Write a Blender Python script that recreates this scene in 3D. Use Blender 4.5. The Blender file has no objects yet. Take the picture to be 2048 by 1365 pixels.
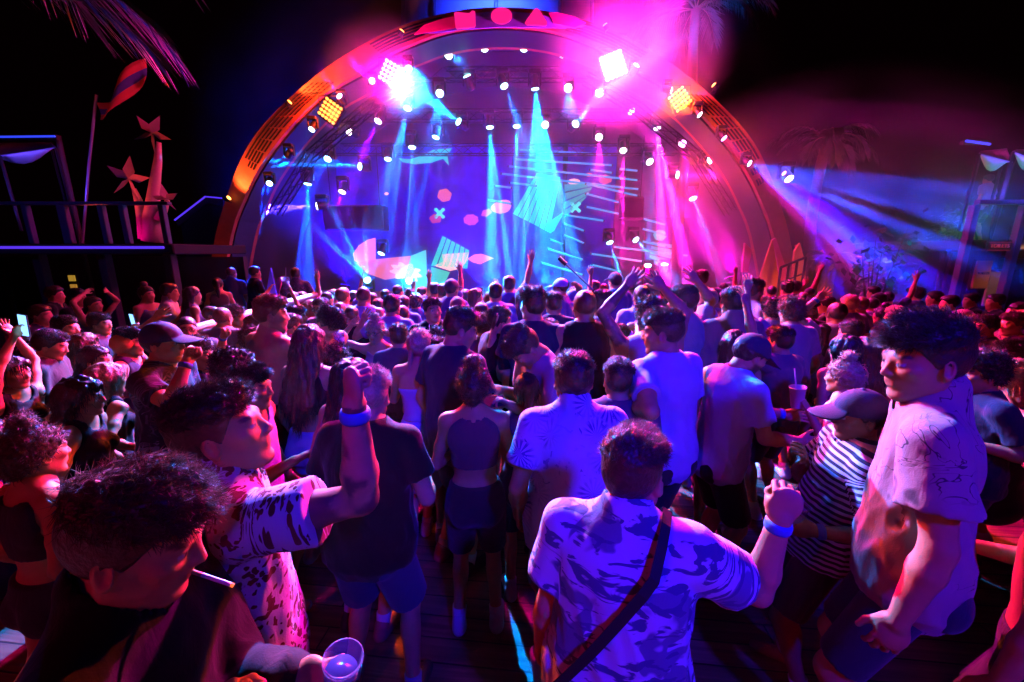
import bpy, math, random
import numpy as np
from mathutils import Vector, Matrix
random.seed(7)
RNG = np.random.default_rng(7)
scene = bpy.context.scene
COL = scene.collection
R = math.radians

# ------------------------------------------------------------------ camera
FPX, CX, CY, HOR, CAMH = 810.0, 1024.0, 682.5, 505.0, 2.2
TH = math.atan((CY - HOR) / FPX)
CT, ST = math.cos(TH), math.sin(TH)
cam_d = bpy.data.cameras.new('camera')
cam = bpy.data.objects.new('camera', cam_d)
COL.objects.link(cam)
cam.location = (0, 0, CAMH)
cam.rotation_euler = (math.pi / 2 - TH, 0, 0)
cam_d.sensor_width = 36
cam_d.lens = 36 * FPX / 2048
cam_d.clip_start = 0.05
cam_d.clip_end = 600
scene.camera = cam

def ray(px, py):
    """world direction with unit depth along the optical axis"""
    a = (px - CX) / FPX
    b = (CY - py) / FPX
    return np.array((a, CT + b * ST, -ST + b * CT))

def at_zc(px, py, zc):
    return np.array((0, 0, CAMH)) + ray(px, py) * zc

def at(px, py, Y):
    d = ray(px, py)
    return np.array((0, 0, CAMH)) + d * (Y / d[1])

def on_z(px, py, z):
    d = ray(px, py)
    return np.array((0, 0, CAMH)) + d * ((z - CAMH) / d[2])

# ------------------------------------------------------------------ objects
def tag(o, label=None, cat=None, group=None, kind=None):
    if label: o['label'] = label
    if cat: o['category'] = cat
    if group: o['group'] = group
    if kind: o['kind'] = kind
    return o

def empty(name, loc=(0, 0, 0), rz=0.0):
    o = bpy.data.objects.new(name, None)
    o.empty_display_size = 0.1
    o.location = tuple(loc)
    o.rotation_euler = (0, 0, rz)
    COL.objects.link(o)
    return o

def link_mesh(name, V, F, m=None, parent=None, smooth=True, attrs=None, loc=None):
    """V (n,3) array, F (m,4)/(m,3) array or list of index lists"""
    me = bpy.data.meshes.new(name)
    V = np.asarray(V, dtype=np.float32).reshape(-1, 3)
    if isinstance(F, np.ndarray):
        k = F.shape[1]
        me.vertices.add(len(V)); me.vertices.foreach_set('co', V.ravel())
        me.loops.add(F.size); me.loops.foreach_set('vertex_index', F.astype(np.int32).ravel())
        me.polygons.add(len(F))
        me.polygons.foreach_set('loop_start', np.arange(0, F.size, k, dtype=np.int32))
        me.polygons.foreach_set('loop_total', np.full(len(F), k, dtype=np.int32))
    else:
        me.from_pydata([tuple(v) for v in V.tolist()], [], [list(f) for f in F])
    if attrs:
        for an, (typ, data) in attrs.items():
            if typ == 'COL':
                a = me.color_attributes.new(an, 'FLOAT_COLOR', 'POINT')
                c = np.ones((len(V), 4), dtype=np.float32); c[:, :3] = data
                a.data.foreach_set('color', c.ravel())
            else:
                a = me.attributes.new(an, 'FLOAT_VECTOR', 'POINT')
                a.data.foreach_set('vector', np.asarray(data, dtype=np.float32).ravel())
    me.update(); me.validate()
    if smooth:
        me.polygons.foreach_set('use_smooth', np.ones(len(me.polygons), dtype=bool))
    if m is not None:
        for mm in (m if isinstance(m, (list, tuple)) else [m]):
            me.materials.append(mm)
    o = bpy.data.objects.new(name, me)
    COL.objects.link(o)
    if parent is not None: o.parent = parent
    if loc is not None: o.location = tuple(loc)
    return o

def basis(d):
    d = np.asarray(d, float); d = d / np.linalg.norm(d)
    a = np.array((0, 0, 1.0)) if abs(d[2]) < .9 else np.array((1.0, 0, 0))
    x = np.cross(a, d); x /= np.linalg.norm(x)
    return x, np.cross(d, x), d

class MB:
    """collects shapes into one mesh"""
    def __init__(s): s.v = []; s.f = []; s.n = 0
    def add(s, V, F):
        V = np.asarray(V, float)
        s.v.append(V); s.f += [[i + s.n for i in q] for q in F]; s.n += len(V); return s
    def box(s, c, size, rot=None, bev=0.0):
        hx, hy, hz = [k / 2 for k in size]
        if bev <= 0:
            V = np.array([(x, y, z) for x in (-hx, hx) for y in (-hy, hy) for z in (-hz, hz)])
            F = [(0, 1, 3, 2), (4, 6, 7, 5), (0, 4, 5, 1), (2, 3, 7, 6), (0, 2, 6, 4), (1, 5, 7, 3)]
        else:
            b = min(bev, hx * .9, hy * .9, hz * .9)
            ring = [(-hx + b, -hy), (hx - b, -hy), (hx, -hy + b), (hx, hy - b), (hx - b, hy), (-hx + b, hy), (-hx, hy - b), (-hx, -hy + b)]
            V = []; F = []
            for z, k in ((-hz, b), (-hz + b, 0), (hz - b, 0), (hz, b)):
                for x, y in ring:
                    V.append((x - math.copysign(min(k, abs(x)), x), y - math.copysign(min(k, abs(y)), y), z))
            for r in range(3):
                for i in range(8):
                    j = (i + 1) % 8
                    F.append((r * 8 + i, r * 8 + j, r * 8 + 8 + j, r * 8 + 8 + i))
            F.append(tuple(range(7, -1, -1))); F.append(tuple(range(24, 32)))
            V = np.array(V)
        if rot is not None: V = V @ np.asarray(rot).T
        return s.add(V + np.asarray(c, float), F)
    def tube(s, pts, r, n=8, caps=True):
        pts = [np.asarray(p, float) for p in pts]
        rs = r if isinstance(r, (list, tuple, np.ndarray)) else [r] * len(pts)
        V = []; F = []
        px = None
        for i, p in enumerate(pts):
            d = pts[min(i + 1, len(pts) - 1)] - pts[max(i - 1, 0)]
            if np.linalg.norm(d) < 1e-9: d = np.array((0, 0, 1.))
            d = d / np.linalg.norm(d)
            if px is None: x, y, _ = basis(d)
            else:
                x = px - d * np.dot(px, d); x /= max(np.linalg.norm(x), 1e-9); y = np.cross(d, x)
            px = x
            for k in range(n):
                a = 2 * math.pi * k / n
                V.append(p + (x * math.cos(a) + y * math.sin(a)) * rs[i])
        for i in range(len(pts) - 1):
            for k in range(n):
                j = (k + 1) % n
                F.append((i * n + k, i * n + j, (i + 1) * n + j, (i + 1) * n + k))
        if caps:
            F.append(tuple(range(n - 1, -1, -1))); F.append(tuple(range((len(pts) - 1) * n, len(pts) * n)))
        return s.add(V, F)
    def disc(s, c, nrm, r, th=.01, n=16):
        c = np.asarray(c, float); _, _, d = basis(nrm)
        return s.tube([c, c + d * th], r, n)
    def lathe(s, c, axis, prof, n=20):
        x, y, d = basis(axis); c = np.asarray(c, float)
        V = []; F = []
        for (r, h) in prof:
            for k in range(n):
                a = 2 * math.pi * k / n
                V.append(c + d * h + (x * math.cos(a) + y * math.sin(a)) * r)
        for i in range(len(prof) - 1):
            for k in range(n):
                j = (k + 1) % n
                F.append((i * n + k, i * n + j, (i + 1) * n + j, (i + 1) * n + k))
        F.append(tuple(range(n - 1, -1, -1))); F.append(tuple(range((len(prof) - 1) * n, len(prof) * n)))
        return s.add(V, F)
    def prism(s, pts, ext):
        """closed outline (3-D points) extruded by vector ext"""
        P = np.asarray(pts, float); n = len(P)
        V = np.vstack((P, P + np.asarray(ext, float)))
        F = [tuple(range(n)), tuple(range(2 * n - 1, n - 1, -1))]
        F += [(i, i + n, (i + 1) % n + n, (i + 1) % n) for i in range(n)]
        return s.add(V, F)
    def build(s, name, m, parent=None, smooth=False, origin=None):
        V = np.vstack(s.v)
        if origin is not None: V = V - np.asarray(origin, float)
        o = link_mesh(name, V, s.f, m, parent, smooth)
        if origin is not None and parent is None: o.location = tuple(origin)
        return o

# ------------------------------------------------------------------ materials
MATS = {}
def nodes_of(name):
    m = bpy.data.materials.new(name); m.use_nodes = True
    nt = m.node_tree
    b = nt.nodes['Principled BSDF']
    return m, nt, b

def N(nt, typ, **kw):
    n = nt.nodes.new(typ)
    for k, v in kw.items():
        if k.startswith('i_'): n.inputs[k[2:]].default_value = v
        else: setattr(n, k, v)
    return n

def rgb(c): return (c[0], c[1], c[2], 1.0)

def plain(name, c, rough=.6, metal=0.0, spec=.5, bump=0.0, bscale=40.0, var=0.15):
    key = ('p', name, tuple(c), rough, metal)
    if key in MATS: return MATS[key]
    m, nt, b = nodes_of(name)
    b.inputs['Roughness'].default_value = rough
    b.inputs['Metallic'].default_value = metal
    b.inputs['Specular IOR Level'].default_value = spec
    tc = N(nt, 'ShaderNodeTexCoord')
    nz = N(nt, 'ShaderNodeTexNoise', i_Scale=6.0, i_Detail=4.0)
    nt.links.new(tc.outputs['Object'], nz.inputs['Vector'])
    mx = N(nt, 'ShaderNodeMix', data_type='RGBA')
    mx.inputs['A'].default_value = rgb([k * (1 - var) for k in c]); mx.inputs['B'].default_value = rgb([min(1, k * (1 + var)) for k in c])
    nt.links.new(nz.outputs['Fac'], mx.inputs['Factor'])
    nt.links.new(mx.outputs['Result'], b.inputs['Base Color'])
    if bump > 0:
        n2 = N(nt, 'ShaderNodeTexNoise', i_Scale=bscale, i_Detail=3.0)
        nt.links.new(tc.outputs['Object'], n2.inputs['Vector'])
        bp = N(nt, 'ShaderNodeBump', i_Strength=bump, i_Distance=.01)
        nt.links.new(n2.outputs['Fac'], bp.inputs['Height'])
        nt.links.new(bp.outputs['Normal'], b.inputs['Normal'])
    MATS[key] = m
    return m

def glow(name, c, s):
    key = ('g', name, tuple(c), s)
    if key in MATS: return MATS[key]
    m, nt, b = nodes_of(name)
    b.inputs['Base Color'].default_value = rgb([.05, .05, .05])
    b.inputs['Emission Color'].default_value = rgb(c)
    b.inputs['Emission Strength'].default_value = s
    MATS[key] = m
    m.cycles.emission_sampling = 'NONE' if s < 3 else 'AUTO'
    return m

def skin_mat(tone):
    key = ('skin', tone)
    if key in MATS: return MATS[key]
    m, nt, b = nodes_of('skin')
    at_ = N(nt, 'ShaderNodeVertexColor', layer_name='Col')
    nz = N(nt, 'ShaderNodeTexNoise', i_Scale=28.0, i_Detail=4.0)
    tc = N(nt, 'ShaderNodeTexCoord')
    nt.links.new(tc.outputs['Object'], nz.inputs['Vector'])
    mr = N(nt, 'ShaderNodeMapRange'); mr.inputs['To Min'].default_value = .8; mr.inputs['To Max'].default_value = 1.15
    nt.links.new(nz.outputs['Fac'], mr.inputs['Value'])
    mu = N(nt, 'ShaderNodeMix', data_type='RGBA', blend_type='MULTIPLY'); mu.inputs['Factor'].default_value = 1
    nt.links.new(at_.outputs['Color'], mu.inputs['A']); nt.links.new(mr.outputs['Result'], mu.inputs['B'])
    nt.links.new(mu.outputs['Result'], b.inputs['Base Color'])
    b.inputs['Roughness'].default_value = .5
    b.inputs['Specular IOR Level'].default_value = .4
    n2 = N(nt, 'ShaderNodeTexNoise', i_Scale=220.0, i_Detail=2.0)
    nt.links.new(tc.outputs['Object'], n2.inputs['Vector'])
    bp = N(nt, 'ShaderNodeBump', i_Strength=.12, i_Distance=.003)
    nt.links.new(n2.outputs['Fac'], bp.inputs['Height']); nt.links.new(bp.outputs['Normal'], b.inputs['Normal'])
    MATS[key] = m
    return m

def hair_mat(c):
    key = ('hair', tuple(c))
    if key in MATS: return MATS[key]
    m, nt, b = nodes_of('hair')
    tc = N(nt, 'ShaderNodeTexCoord')
    nz = N(nt, 'ShaderNodeTexNoise', i_Scale=90.0, i_Detail=3.0)
    nt.links.new(tc.outputs['Object'], nz.inputs['Vector'])
    mx = N(nt, 'ShaderNodeMix', data_type='RGBA')
    mx.inputs['A'].default_value = rgb([k * .45 for k in c]); mx.inputs['B'].default_value = rgb([min(1, k * 1.5) for k in c])
    nt.links.new(nz.outputs['Fac'], mx.inputs['Factor']); nt.links.new(mx.outputs['Result'], b.inputs['Base Color'])
    b.inputs['Roughness'].default_value = .42
    b.inputs['Specular IOR Level'].default_value = .55
    bp = N(nt, 'ShaderNodeBump', i_Strength=.5, i_Distance=.01)
    nt.links.new(nz.outputs['Fac'], bp.inputs['Height']); nt.links.new(bp.outputs['Normal'], b.inputs['Normal'])
    MATS[key] = m
    return m

def cloth(c, pat=None, c2=(.02, .02, .03), scale=1.0):
    key = ('cloth', tuple(c), pat, tuple(c2), scale)
    if key in MATS: return MATS[key]
    m, nt, b = nodes_of('fabric')
    b.inputs['Roughness'].default_value = .85
    b.inputs['Specular IOR Level'].default_value = .2
    b.inputs['Sheen Weight'].default_value = .15
    a = N(nt, 'ShaderNodeAttribute', attribute_name='rest')
    vec = a.outputs['Vector']
    def noise(sc, det=3.0, v=None, dist=0.0):
        n = N(nt, 'ShaderNodeTexNoise', i_Scale=sc, i_Detail=det, i_Distortion=dist)
        nt.links.new(v if v is not None else vec, n.inputs['Vector']); return n.outputs['Fac']
    def mapping(s):
        n = N(nt, 'ShaderNodeMapping'); n.inputs['Scale'].default_value = s
        nt.links.new(vec, n.inputs['Vector']); return n.outputs['Vector']
    def ramp(v, lo, hi):
        n = N(nt, 'ShaderNodeMapRange', interpolation_type='SMOOTHSTEP'); n.inputs['From Min'].default_value = lo; n.inputs['From Max'].default_value = hi
        nt.links.new(v, n.inputs['Value']); return n.outputs['Result']
    def math_(op, x, y):
        n = N(nt, 'ShaderNodeMath', operation=op)
        for i, k in enumerate((x, y)):
            if isinstance(k, (int, float)): n.inputs[i].default_value = k
            else: nt.links.new(k, n.inputs[i])
        return n.outputs[0]
    fac = None
    if pat == 'leopard':
        w = N(nt, 'ShaderNodeTexNoise', i_Scale=14.0 * scale, i_Detail=2.0); nt.links.new(vec, w.inputs['Vector'])
        mxv = N(nt, 'ShaderNodeMix', data_type='RGBA', blend_type='ADD'); mxv.inputs['Factor'].default_value = .09
        nt.links.new(vec, mxv.inputs['A']); nt.links.new(w.outputs['Color'], mxv.inputs['B'])
        v = N(nt, 'ShaderNodeTexVoronoi', i_Scale=27.0 * scale, i_Randomness=1.0); nt.links.new(mxv.outputs['Result'], v.inputs['Vector'])
        n = noise(16 * scale, 2.0)
        th = math_('MULTIPLY', n, .82)
        fac = ramp(math_('SUBTRACT', v.outputs['Distance'], th), .06, -.02)
    elif pat == 'leaf':
        # palm leaves: feathery bands that fan round random leaf centres
        v = N(nt, 'ShaderNodeTexVoronoi', i_Scale=7.5 * scale, i_Randomness=1.0); nt.links.new(vec, v.inputs['Vector'])
        sb = N(nt, 'ShaderNodeVectorMath', operation='SUBTRACT'); sc2 = N(nt, 'ShaderNodeVectorMath', operation='SCALE'); sc2.inputs['Scale'].default_value = 1.0
        nt.links.new(vec, sb.inputs[0]); nt.links.new(v.outputs['Position'], sb.inputs[1])
        sx = N(nt, 'ShaderNodeSeparateXYZ'); nt.links.new(sb.outputs[0], sx.inputs[0])
        ang = math_('ARCTAN2', sx.outputs['Z'], sx.outputs['X'])
        rays = ramp(math_('SINE', math_('MULTIPLY', ang, 15.0), 0), -.1, .35)
        near = ramp(v.outputs['Distance'], .62, .35)
        fac = math_('MULTIPLY', rays, near)
        n2 = noise(15 * scale, 3.0, dist=2.0)
        fac = math_('MULTIPLY', math_('MAXIMUM', fac, ramp(n2, .60, .64)), math_('ADD', ramp(noise(6 * scale, 2.0), .4, .6), .25))
    elif pat == 'sea':
        v = mapping((9 * scale, 9 * scale, 24 * scale))
        n = N(nt, 'ShaderNodeTexNoise', i_Scale=1.0, i_Detail=3.0, i_Distortion=1.5); nt.links.new(v, n.inputs['Vector'])
        f1 = ramp(n.outputs['Fac'], .52, .57)
        n2 = noise(7 * scale, 2.0, dist=.8)
        fac = math_('MAXIMUM', f1, math_('MULTIPLY', ramp(n2, .56, .6), .85))
    elif pat == 'blotch':
        n = noise(7 * scale, 2.0, dist=3.0)
        line = ramp(math_('ABSOLUTE', math_('SUBTRACT', n, .5), 0), .016, .006)
        fac = math_('MULTIPLY', line, ramp(noise(5 * scale, 2.0), .50, .58))
        n2 = noise(9 * scale, 2.0)
        fac = math_('MAXIMUM', math_('MULTIPLY', fac, .85), math_('MULTIPLY', ramp(n2, .64, .69), .8))
    elif pat == 'dots':
        v = N(nt, 'ShaderNodeTexVoronoi', i_Scale=26.0 * scale, i_Randomness=.7); nt.links.new(vec, v.inputs['Vector'])
        fac = ramp(v.outputs['Distance'], .32, .24)
    elif pat == 'stripe':
        s = N(nt, 'ShaderNodeSeparateXYZ'); nt.links.new(vec, s.inputs[0])
        w = math_('SINE', math_('MULTIPLY', s.outputs['Z'], 2 * math.pi / .03 * scale), 0)
        fac = ramp(w, -.15, .15)
    elif pat == 'tie':
        n = noise(4 * scale, 3.0, dist=1.5)
        fac = ramp(n, .4, .62)
    base = N(nt, 'ShaderNodeMix', data_type='RGBA')
    base.inputs['A'].default_value = rgb(c); base.inputs['B'].default_value = rgb(c2 if fac is not None else [k * .75 for k in c])
    if fac is not None: nt.links.new(fac, base.inputs['Factor'])
    else: nt.links.new(noise(7.0, 3.0), base.inputs['Factor'])
    nt.links.new(base.outputs['Result'], b.inputs['Base Color'])
    fold = noise(1.0, 3.0, mapping((16, 16, 7)), dist=1.0)
    wv = noise(260.0, 1.0)
    bp = N(nt, 'ShaderNodeBump', i_Strength=.3, i_Distance=.018)
    nt.links.new(fold, bp.inputs['Height'])
    bp2 = N(nt, 'ShaderNodeBump', i_Strength=.25, i_Distance=.002)
    nt.links.new(wv, bp2.inputs['Height']); nt.links.new(bp.outputs['Normal'], bp2.inputs['Normal'])
    nt.links.new(bp2.outputs['Normal'], b.inputs['Normal'])
    MATS[key] = m
    return m

# ------------------------------------------------------------------ noise + implicit surfaces
def vnoise(p, freq, seed=0):
    q = p * freq
    i = np.floor(q).astype(np.int64); f = (q - i).astype(np.float32); f = f * f * (3 - 2 * f)
    def h(a, b, c):
        n = (a * 374761393 + b * 668265263 + c * 2147483647 + seed * 974634) & 0xffffffff
        n = ((n ^ (n >> 13)) * 1274126177) & 0xffffffff
        return ((n ^ (n >> 16)) & 0xffff).astype(np.float32) / 65535.0
    x, y, z = i[..., 0], i[..., 1], i[..., 2]
    fx, fy, fz = f[..., 0], f[..., 1], f[..., 2]
    def lx(yy, zz): return h(x, yy, zz) * (1 - fx) + h(x + 1, yy, zz) * fx
    a = lx(y, z) * (1 - fy) + lx(y + 1, z) * fy
    b = lx(y, z + 1) * (1 - fy) + lx(y + 1, z + 1) * fy
    return (a * (1 - fz) + b * fz) * 2 - 1

class Field:
    def __init__(s, lo, hi, vox):
        s.lo = np.asarray(lo, np.float32) - 2 * vox; s.v = vox
        s.n = np.maximum(np.ceil((np.asarray(hi) + 2 * vox - s.lo) / vox).astype(int) + 1, 4)
        s.a = np.full(tuple(s.n), 1.0, np.float32)
    def sub(s, lo, hi):
        i0 = np.clip(np.floor((np.asarray(lo) - s.lo) / s.v).astype(int), 0, s.n)
        i1 = np.clip(np.ceil((np.asarray(hi) - s.lo) / s.v).astype(int) + 1, 0, s.n)
        sl = tuple(slice(a, b) for a, b in zip(i0, i1))
        if any(b <= a for a, b in zip(i0, i1)): return None, None
        ax = [s.lo[k] + s.v * np.arange(i0[k], i1[k], dtype=np.float32) for k in range(3)]
        P = np.stack(np.meshgrid(*ax, indexing='ij'), -1)
        return sl, P
    def put(s, lo, hi, fn, k=.02, op='+'):
        m = k + 2.5 * s.v
        sl, P = s.sub(np.asarray(lo) - m, np.asarray(hi) + m)
        if sl is None: return s
        d = fn(P).astype(np.float32); A = s.a[sl]
        if op == '+':
            h = np.clip(.5 + .5 * (A - d) / k, 0, 1)
            s.a[sl] = A * (1 - h) + d * h - k * h * (1 - h)
        else:
            d = -d
            h = np.clip(.5 - .5 * (A - d) / k, 0, 1)
            s.a[sl] = A * (1 - h) + d * h + k * h * (1 - h)
        return s
    def cone(s, a, b, ra, rb, k=.02, op='+'):
        a = np.asarray(a, np.float32); b = np.asarray(b, np.float32); r = max(ra, rb)
        ab = b - a; L = float(ab @ ab) + 1e-12
        def fn(P):
            t = np.clip(((P - a) @ ab) / L, 0, 1)
            return np.linalg.norm(P - a - t[..., None] * ab, axis=-1) - (ra + (rb - ra) * t)
        return s.put(np.minimum(a, b) - r, np.maximum(a, b) + r, fn, k, op)
    def ell(s, c, rad, M=None, k=.02, op='+'):
        c = np.asarray(c, np.float32); rad = np.asarray(rad, np.float32); r = float(rad.max())
        M = np.eye(3, dtype=np.float32) if M is None else np.asarray(M, np.float32)
        mr = float(rad.min())
        def fn(P):
            q = ((P - c) @ M) / rad
            l = np.linalg.norm(q, axis=-1); g = np.linalg.norm(q / rad, axis=-1)
            return l * (l - 1) / np.maximum(g, 1e-6)
        return s.put(c - r, c + r, fn, k, op)
    def mesh(s):
        a = s.a; neg = a < 0
        n = s.n
        c = [neg[i:n[0] - 1 + i, j:n[1] - 1 + j, l:n[2] - 1 + l] for i in (0, 1) for j in (0, 1) for l in (0, 1)]
        tot = sum(x.astype(np.int8) for x in c)
        idx = np.argwhere((tot > 0) & (tot < 8))
        if len(idx) == 0: return np.zeros((0, 3)), np.zeros((0, 4), int)
        vid = np.full(tuple(n - 1), -1, np.int64); vid[tuple(idx.T)] = np.arange(len(idx))
        acc = np.zeros((len(idx), 3), np.float64); cnt = np.zeros(len(idx))
        cor = [(i, j, l) for i in (0, 1) for j in (0, 1) for l in (0, 1)]
        val = [a[idx[:, 0] + i, idx[:, 1] + j, idx[:, 2] + l] for i, j, l in cor]
        for p in range(8):
            for q in range(p + 1, 8):
                if sum(abs(cor[p][t] - cor[q][t]) for t in range(3)) != 1: continue
                cr = (val[p] < 0) != (val[q] < 0)
                t = np.where(cr, val[p] / np.where(cr, val[p] - val[q], 1), 0)
                pt = np.array(cor[p])[None] + t[:, None] * (np.array(cor[q]) - np.array(cor[p]))[None]
                acc += np.where(cr[:, None], pt, 0); cnt += cr
        V = (idx + acc / cnt[:, None]) * s.v + s.lo
        quads = []
        for ax in range(3):
            u, w = (ax + 1) % 3, (ax + 2) % 3
            s0 = [slice(None)] * 3; s1 = [slice(None)] * 3
            s0[ax] = slice(0, n[ax] - 1); s1[ax] = slice(1, n[ax])
            d = neg[tuple(s0)] != neg[tuple(s1)]
            e = np.argwhere(d)
            ok = (e[:, u] > 0) & (e[:, w] > 0) & (e[:, u] < n[u] - 1) & (e[:, w] < n[w] - 1)
            e = e[ok]
            if len(e) == 0: continue
            def vi(du, dw):
                g = e.copy(); g[:, u] -= du; g[:, w] -= dw
                return vid[g[:, 0], g[:, 1], g[:, 2]]
            q = np.stack((vi(1, 1), vi(0, 1), vi(0, 0), vi(1, 0)), 1)
            fl = ~neg[e[:, 0], e[:, 1], e[:, 2]]
            q[fl] = q[fl][:, ::-1]
            quads.append(q)
        F = np.vstack(quads)
        F = F[(F >= 0).all(1)]
        return V, F
# ------------------------------------------------------------------ people
SKIN = {'fair': (.62, .30, .14), 'tan': (.50, .225, .095), 'olive': (.42, .19, .085), 'brown': (.24, .105, .05)}
HAIR = {'black': (.012, .010, .010), 'dark': (.03, .018, .012), 'brown': (.075, .04, .022), 'red': (.14, .05, .02), 'blond': (.42, .30, .17), 'grey': (.25, .24, .23)}
ARMS = {
    'down': ((.20, -.05, -1), (.12, .25, -1)), 'relax': ((.25, -.1, -1), (.0, .55, -.8)),
    'bent': ((.28, .05, -1), (-.35, .9, -.05)), 'hold': ((.32, .3, -.9), (-.3, .6, .75)),
    'up': ((.35, .25, .9), (.05, .15, 1)), 'fist': ((.65, .4, .45), (-.05, .2, 1)),
    'wave': ((.9, .15, .35), (.25, .1, 1)), 'clap': ((.25, .75, -.3), (-.75, .5, .55)),
    'out': ((.9, .25, -.3), (.8, .5, .15)), 'hip': ((.7, -.2, -.75), (-.55, .35, -.5)),
    'head': ((.8, .25, .55), (-.75, -.1, .65)), 'fwd': ((.25, .7, -.6), (-.05, .9, .25)),
}
MALE = dict(h=[-.13, -.06, .05, .17, .30, .41, .49, .55, .60], rx=[.09, .150, .162, .148, .158, .172, .165, .105, .058], ry=[.07, .105, .112, .102, .112, .118, .102, .075, .05])
FEM = dict(h=[-.13, -.06, .05, .18, .30, .40, .48, .55, .60], rx=[.09, .155, .166, .122, .132, .146, .140, .085, .050], ry=[.07, .110, .115, .085, .100, .108, .088, .066, .045])

def norm(v):
    v = np.asarray(v, float); return v / max(np.linalg.norm(v), 1e-9)

def rotm(axis, deg):
    return np.array(Matrix.Rotation(R(deg), 3, Vector(axis)))

def ss(x, a, b):
    t = np.clip((x - a) / (b - a), 0, 1); return t * t * (3 - 2 * t)

HAIRSTY = {  # top thickness, side thickness, noise amplitude, noise freq, strands per hero, strand length, style
    'buzz': (.006, .004, .002, 60, 0, 0, 'short'), 'fade': (.024, .004, .009, 34, 3200, .020, 'quiff'),
    'crop': (.020, .009, .006, 38, 2600, .018, 'quiff'), 'quiff': (.030, .005, .012, 26, 3200, .030, 'quiff'),
    'curly': (.036, .016, .016, 40, 2800, .030, 'curl'), 'afro': (.045, .035, .018, 36, 3000, .03, 'curl'),
    'long': (.020, .022, .006, 22, 2600, .10, 'down'), 'longcurly': (.030, .034, .016, 34, 3000, .06, 'curl'),
    'bun': (.016, .014, .007, 40, 1800, .030, 'curl'), 'pony': (.014, .012, .005, 30, 1200, .05, 'down'),
    'braids': (.014, .014, .006, 40, 1400, .03, 'quiff'), 'none': (0, 0, 0, 1, 0, 0, ''), 'capped': (.008, .008, .003, 50, 0, 0, 'short'),
}

def strands(V, Nn, count, length, rad, flow, rnd, seg=4, curl=0.0, sag=0.0, rng=None):
    i = rng.integers(0, len(V), count)
    p = V[i].copy(); d = Nn[i] * .3 + flow(p, Nn[i]) + rng.normal(0, rnd, (count, 3))
    d /= np.linalg.norm(d, axis=1, keepdims=True)
    L = length * rng.uniform(.55, 1.25, count)[:, None] / seg
    pts = [p - d * rad]; cv = rng.normal(0, curl, (count, 3))
    for k in range(seg):
        d = d + cv + np.array((0, 0, -sag)); d /= np.linalg.norm(d, axis=1, keepdims=True)
        cv = cv * .6 + rng.normal(0, curl, (count, 3)) * .8
        pts.append(pts[-1] + d * L)
    pts = np.stack(pts, 1)
    a = np.array((.3, .5, .81)); x = np.cross(pts[:, -1] - pts[:, 0], a); x /= np.maximum(np.linalg.norm(x, axis=1, keepdims=True), 1e-9)
    y = np.cross(pts[:, -1] - pts[:, 0], x); y /= np.maximum(np.linalg.norm(y, axis=1, keepdims=True), 1e-9)
    rr = rad * np.linspace(1, .25, seg + 1)
    ring = np.stack([x * math.cos(t) + y * math.sin(t) for t in (0, 2.094, 4.189)], 1)
    Vv = pts[:, :, None, :] + ring[:, None, :, :] * rr[None, :, None, None]
    n1 = (seg + 1) * 3
    q = []
    for s in range(seg):
        for k in range(3):
            j = (k + 1) % 3
            q.append((s * 3 + k, s * 3 + j, s * 3 + 3 + j, s * 3 + 3 + k))
    q = np.array(q); F = (q[None] + (np.arange(count) * n1)[:, None, None]).reshape(-1, 4)
    return Vv.reshape(-1, 3), F

def vnormals(V, F):
    n = np.zeros_like(V); a = V[F[:, 0]]; b = V[F[:, 1]]; c = V[F[:, 2]]
    fn = np.cross(b - a, c - a)
    for k in range(F.shape[1]): np.add.at(n, F[:, k], fn)
    return n / np.maximum(np.linalg.norm(n, axis=1, keepdims=True), 1e-12)

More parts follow.
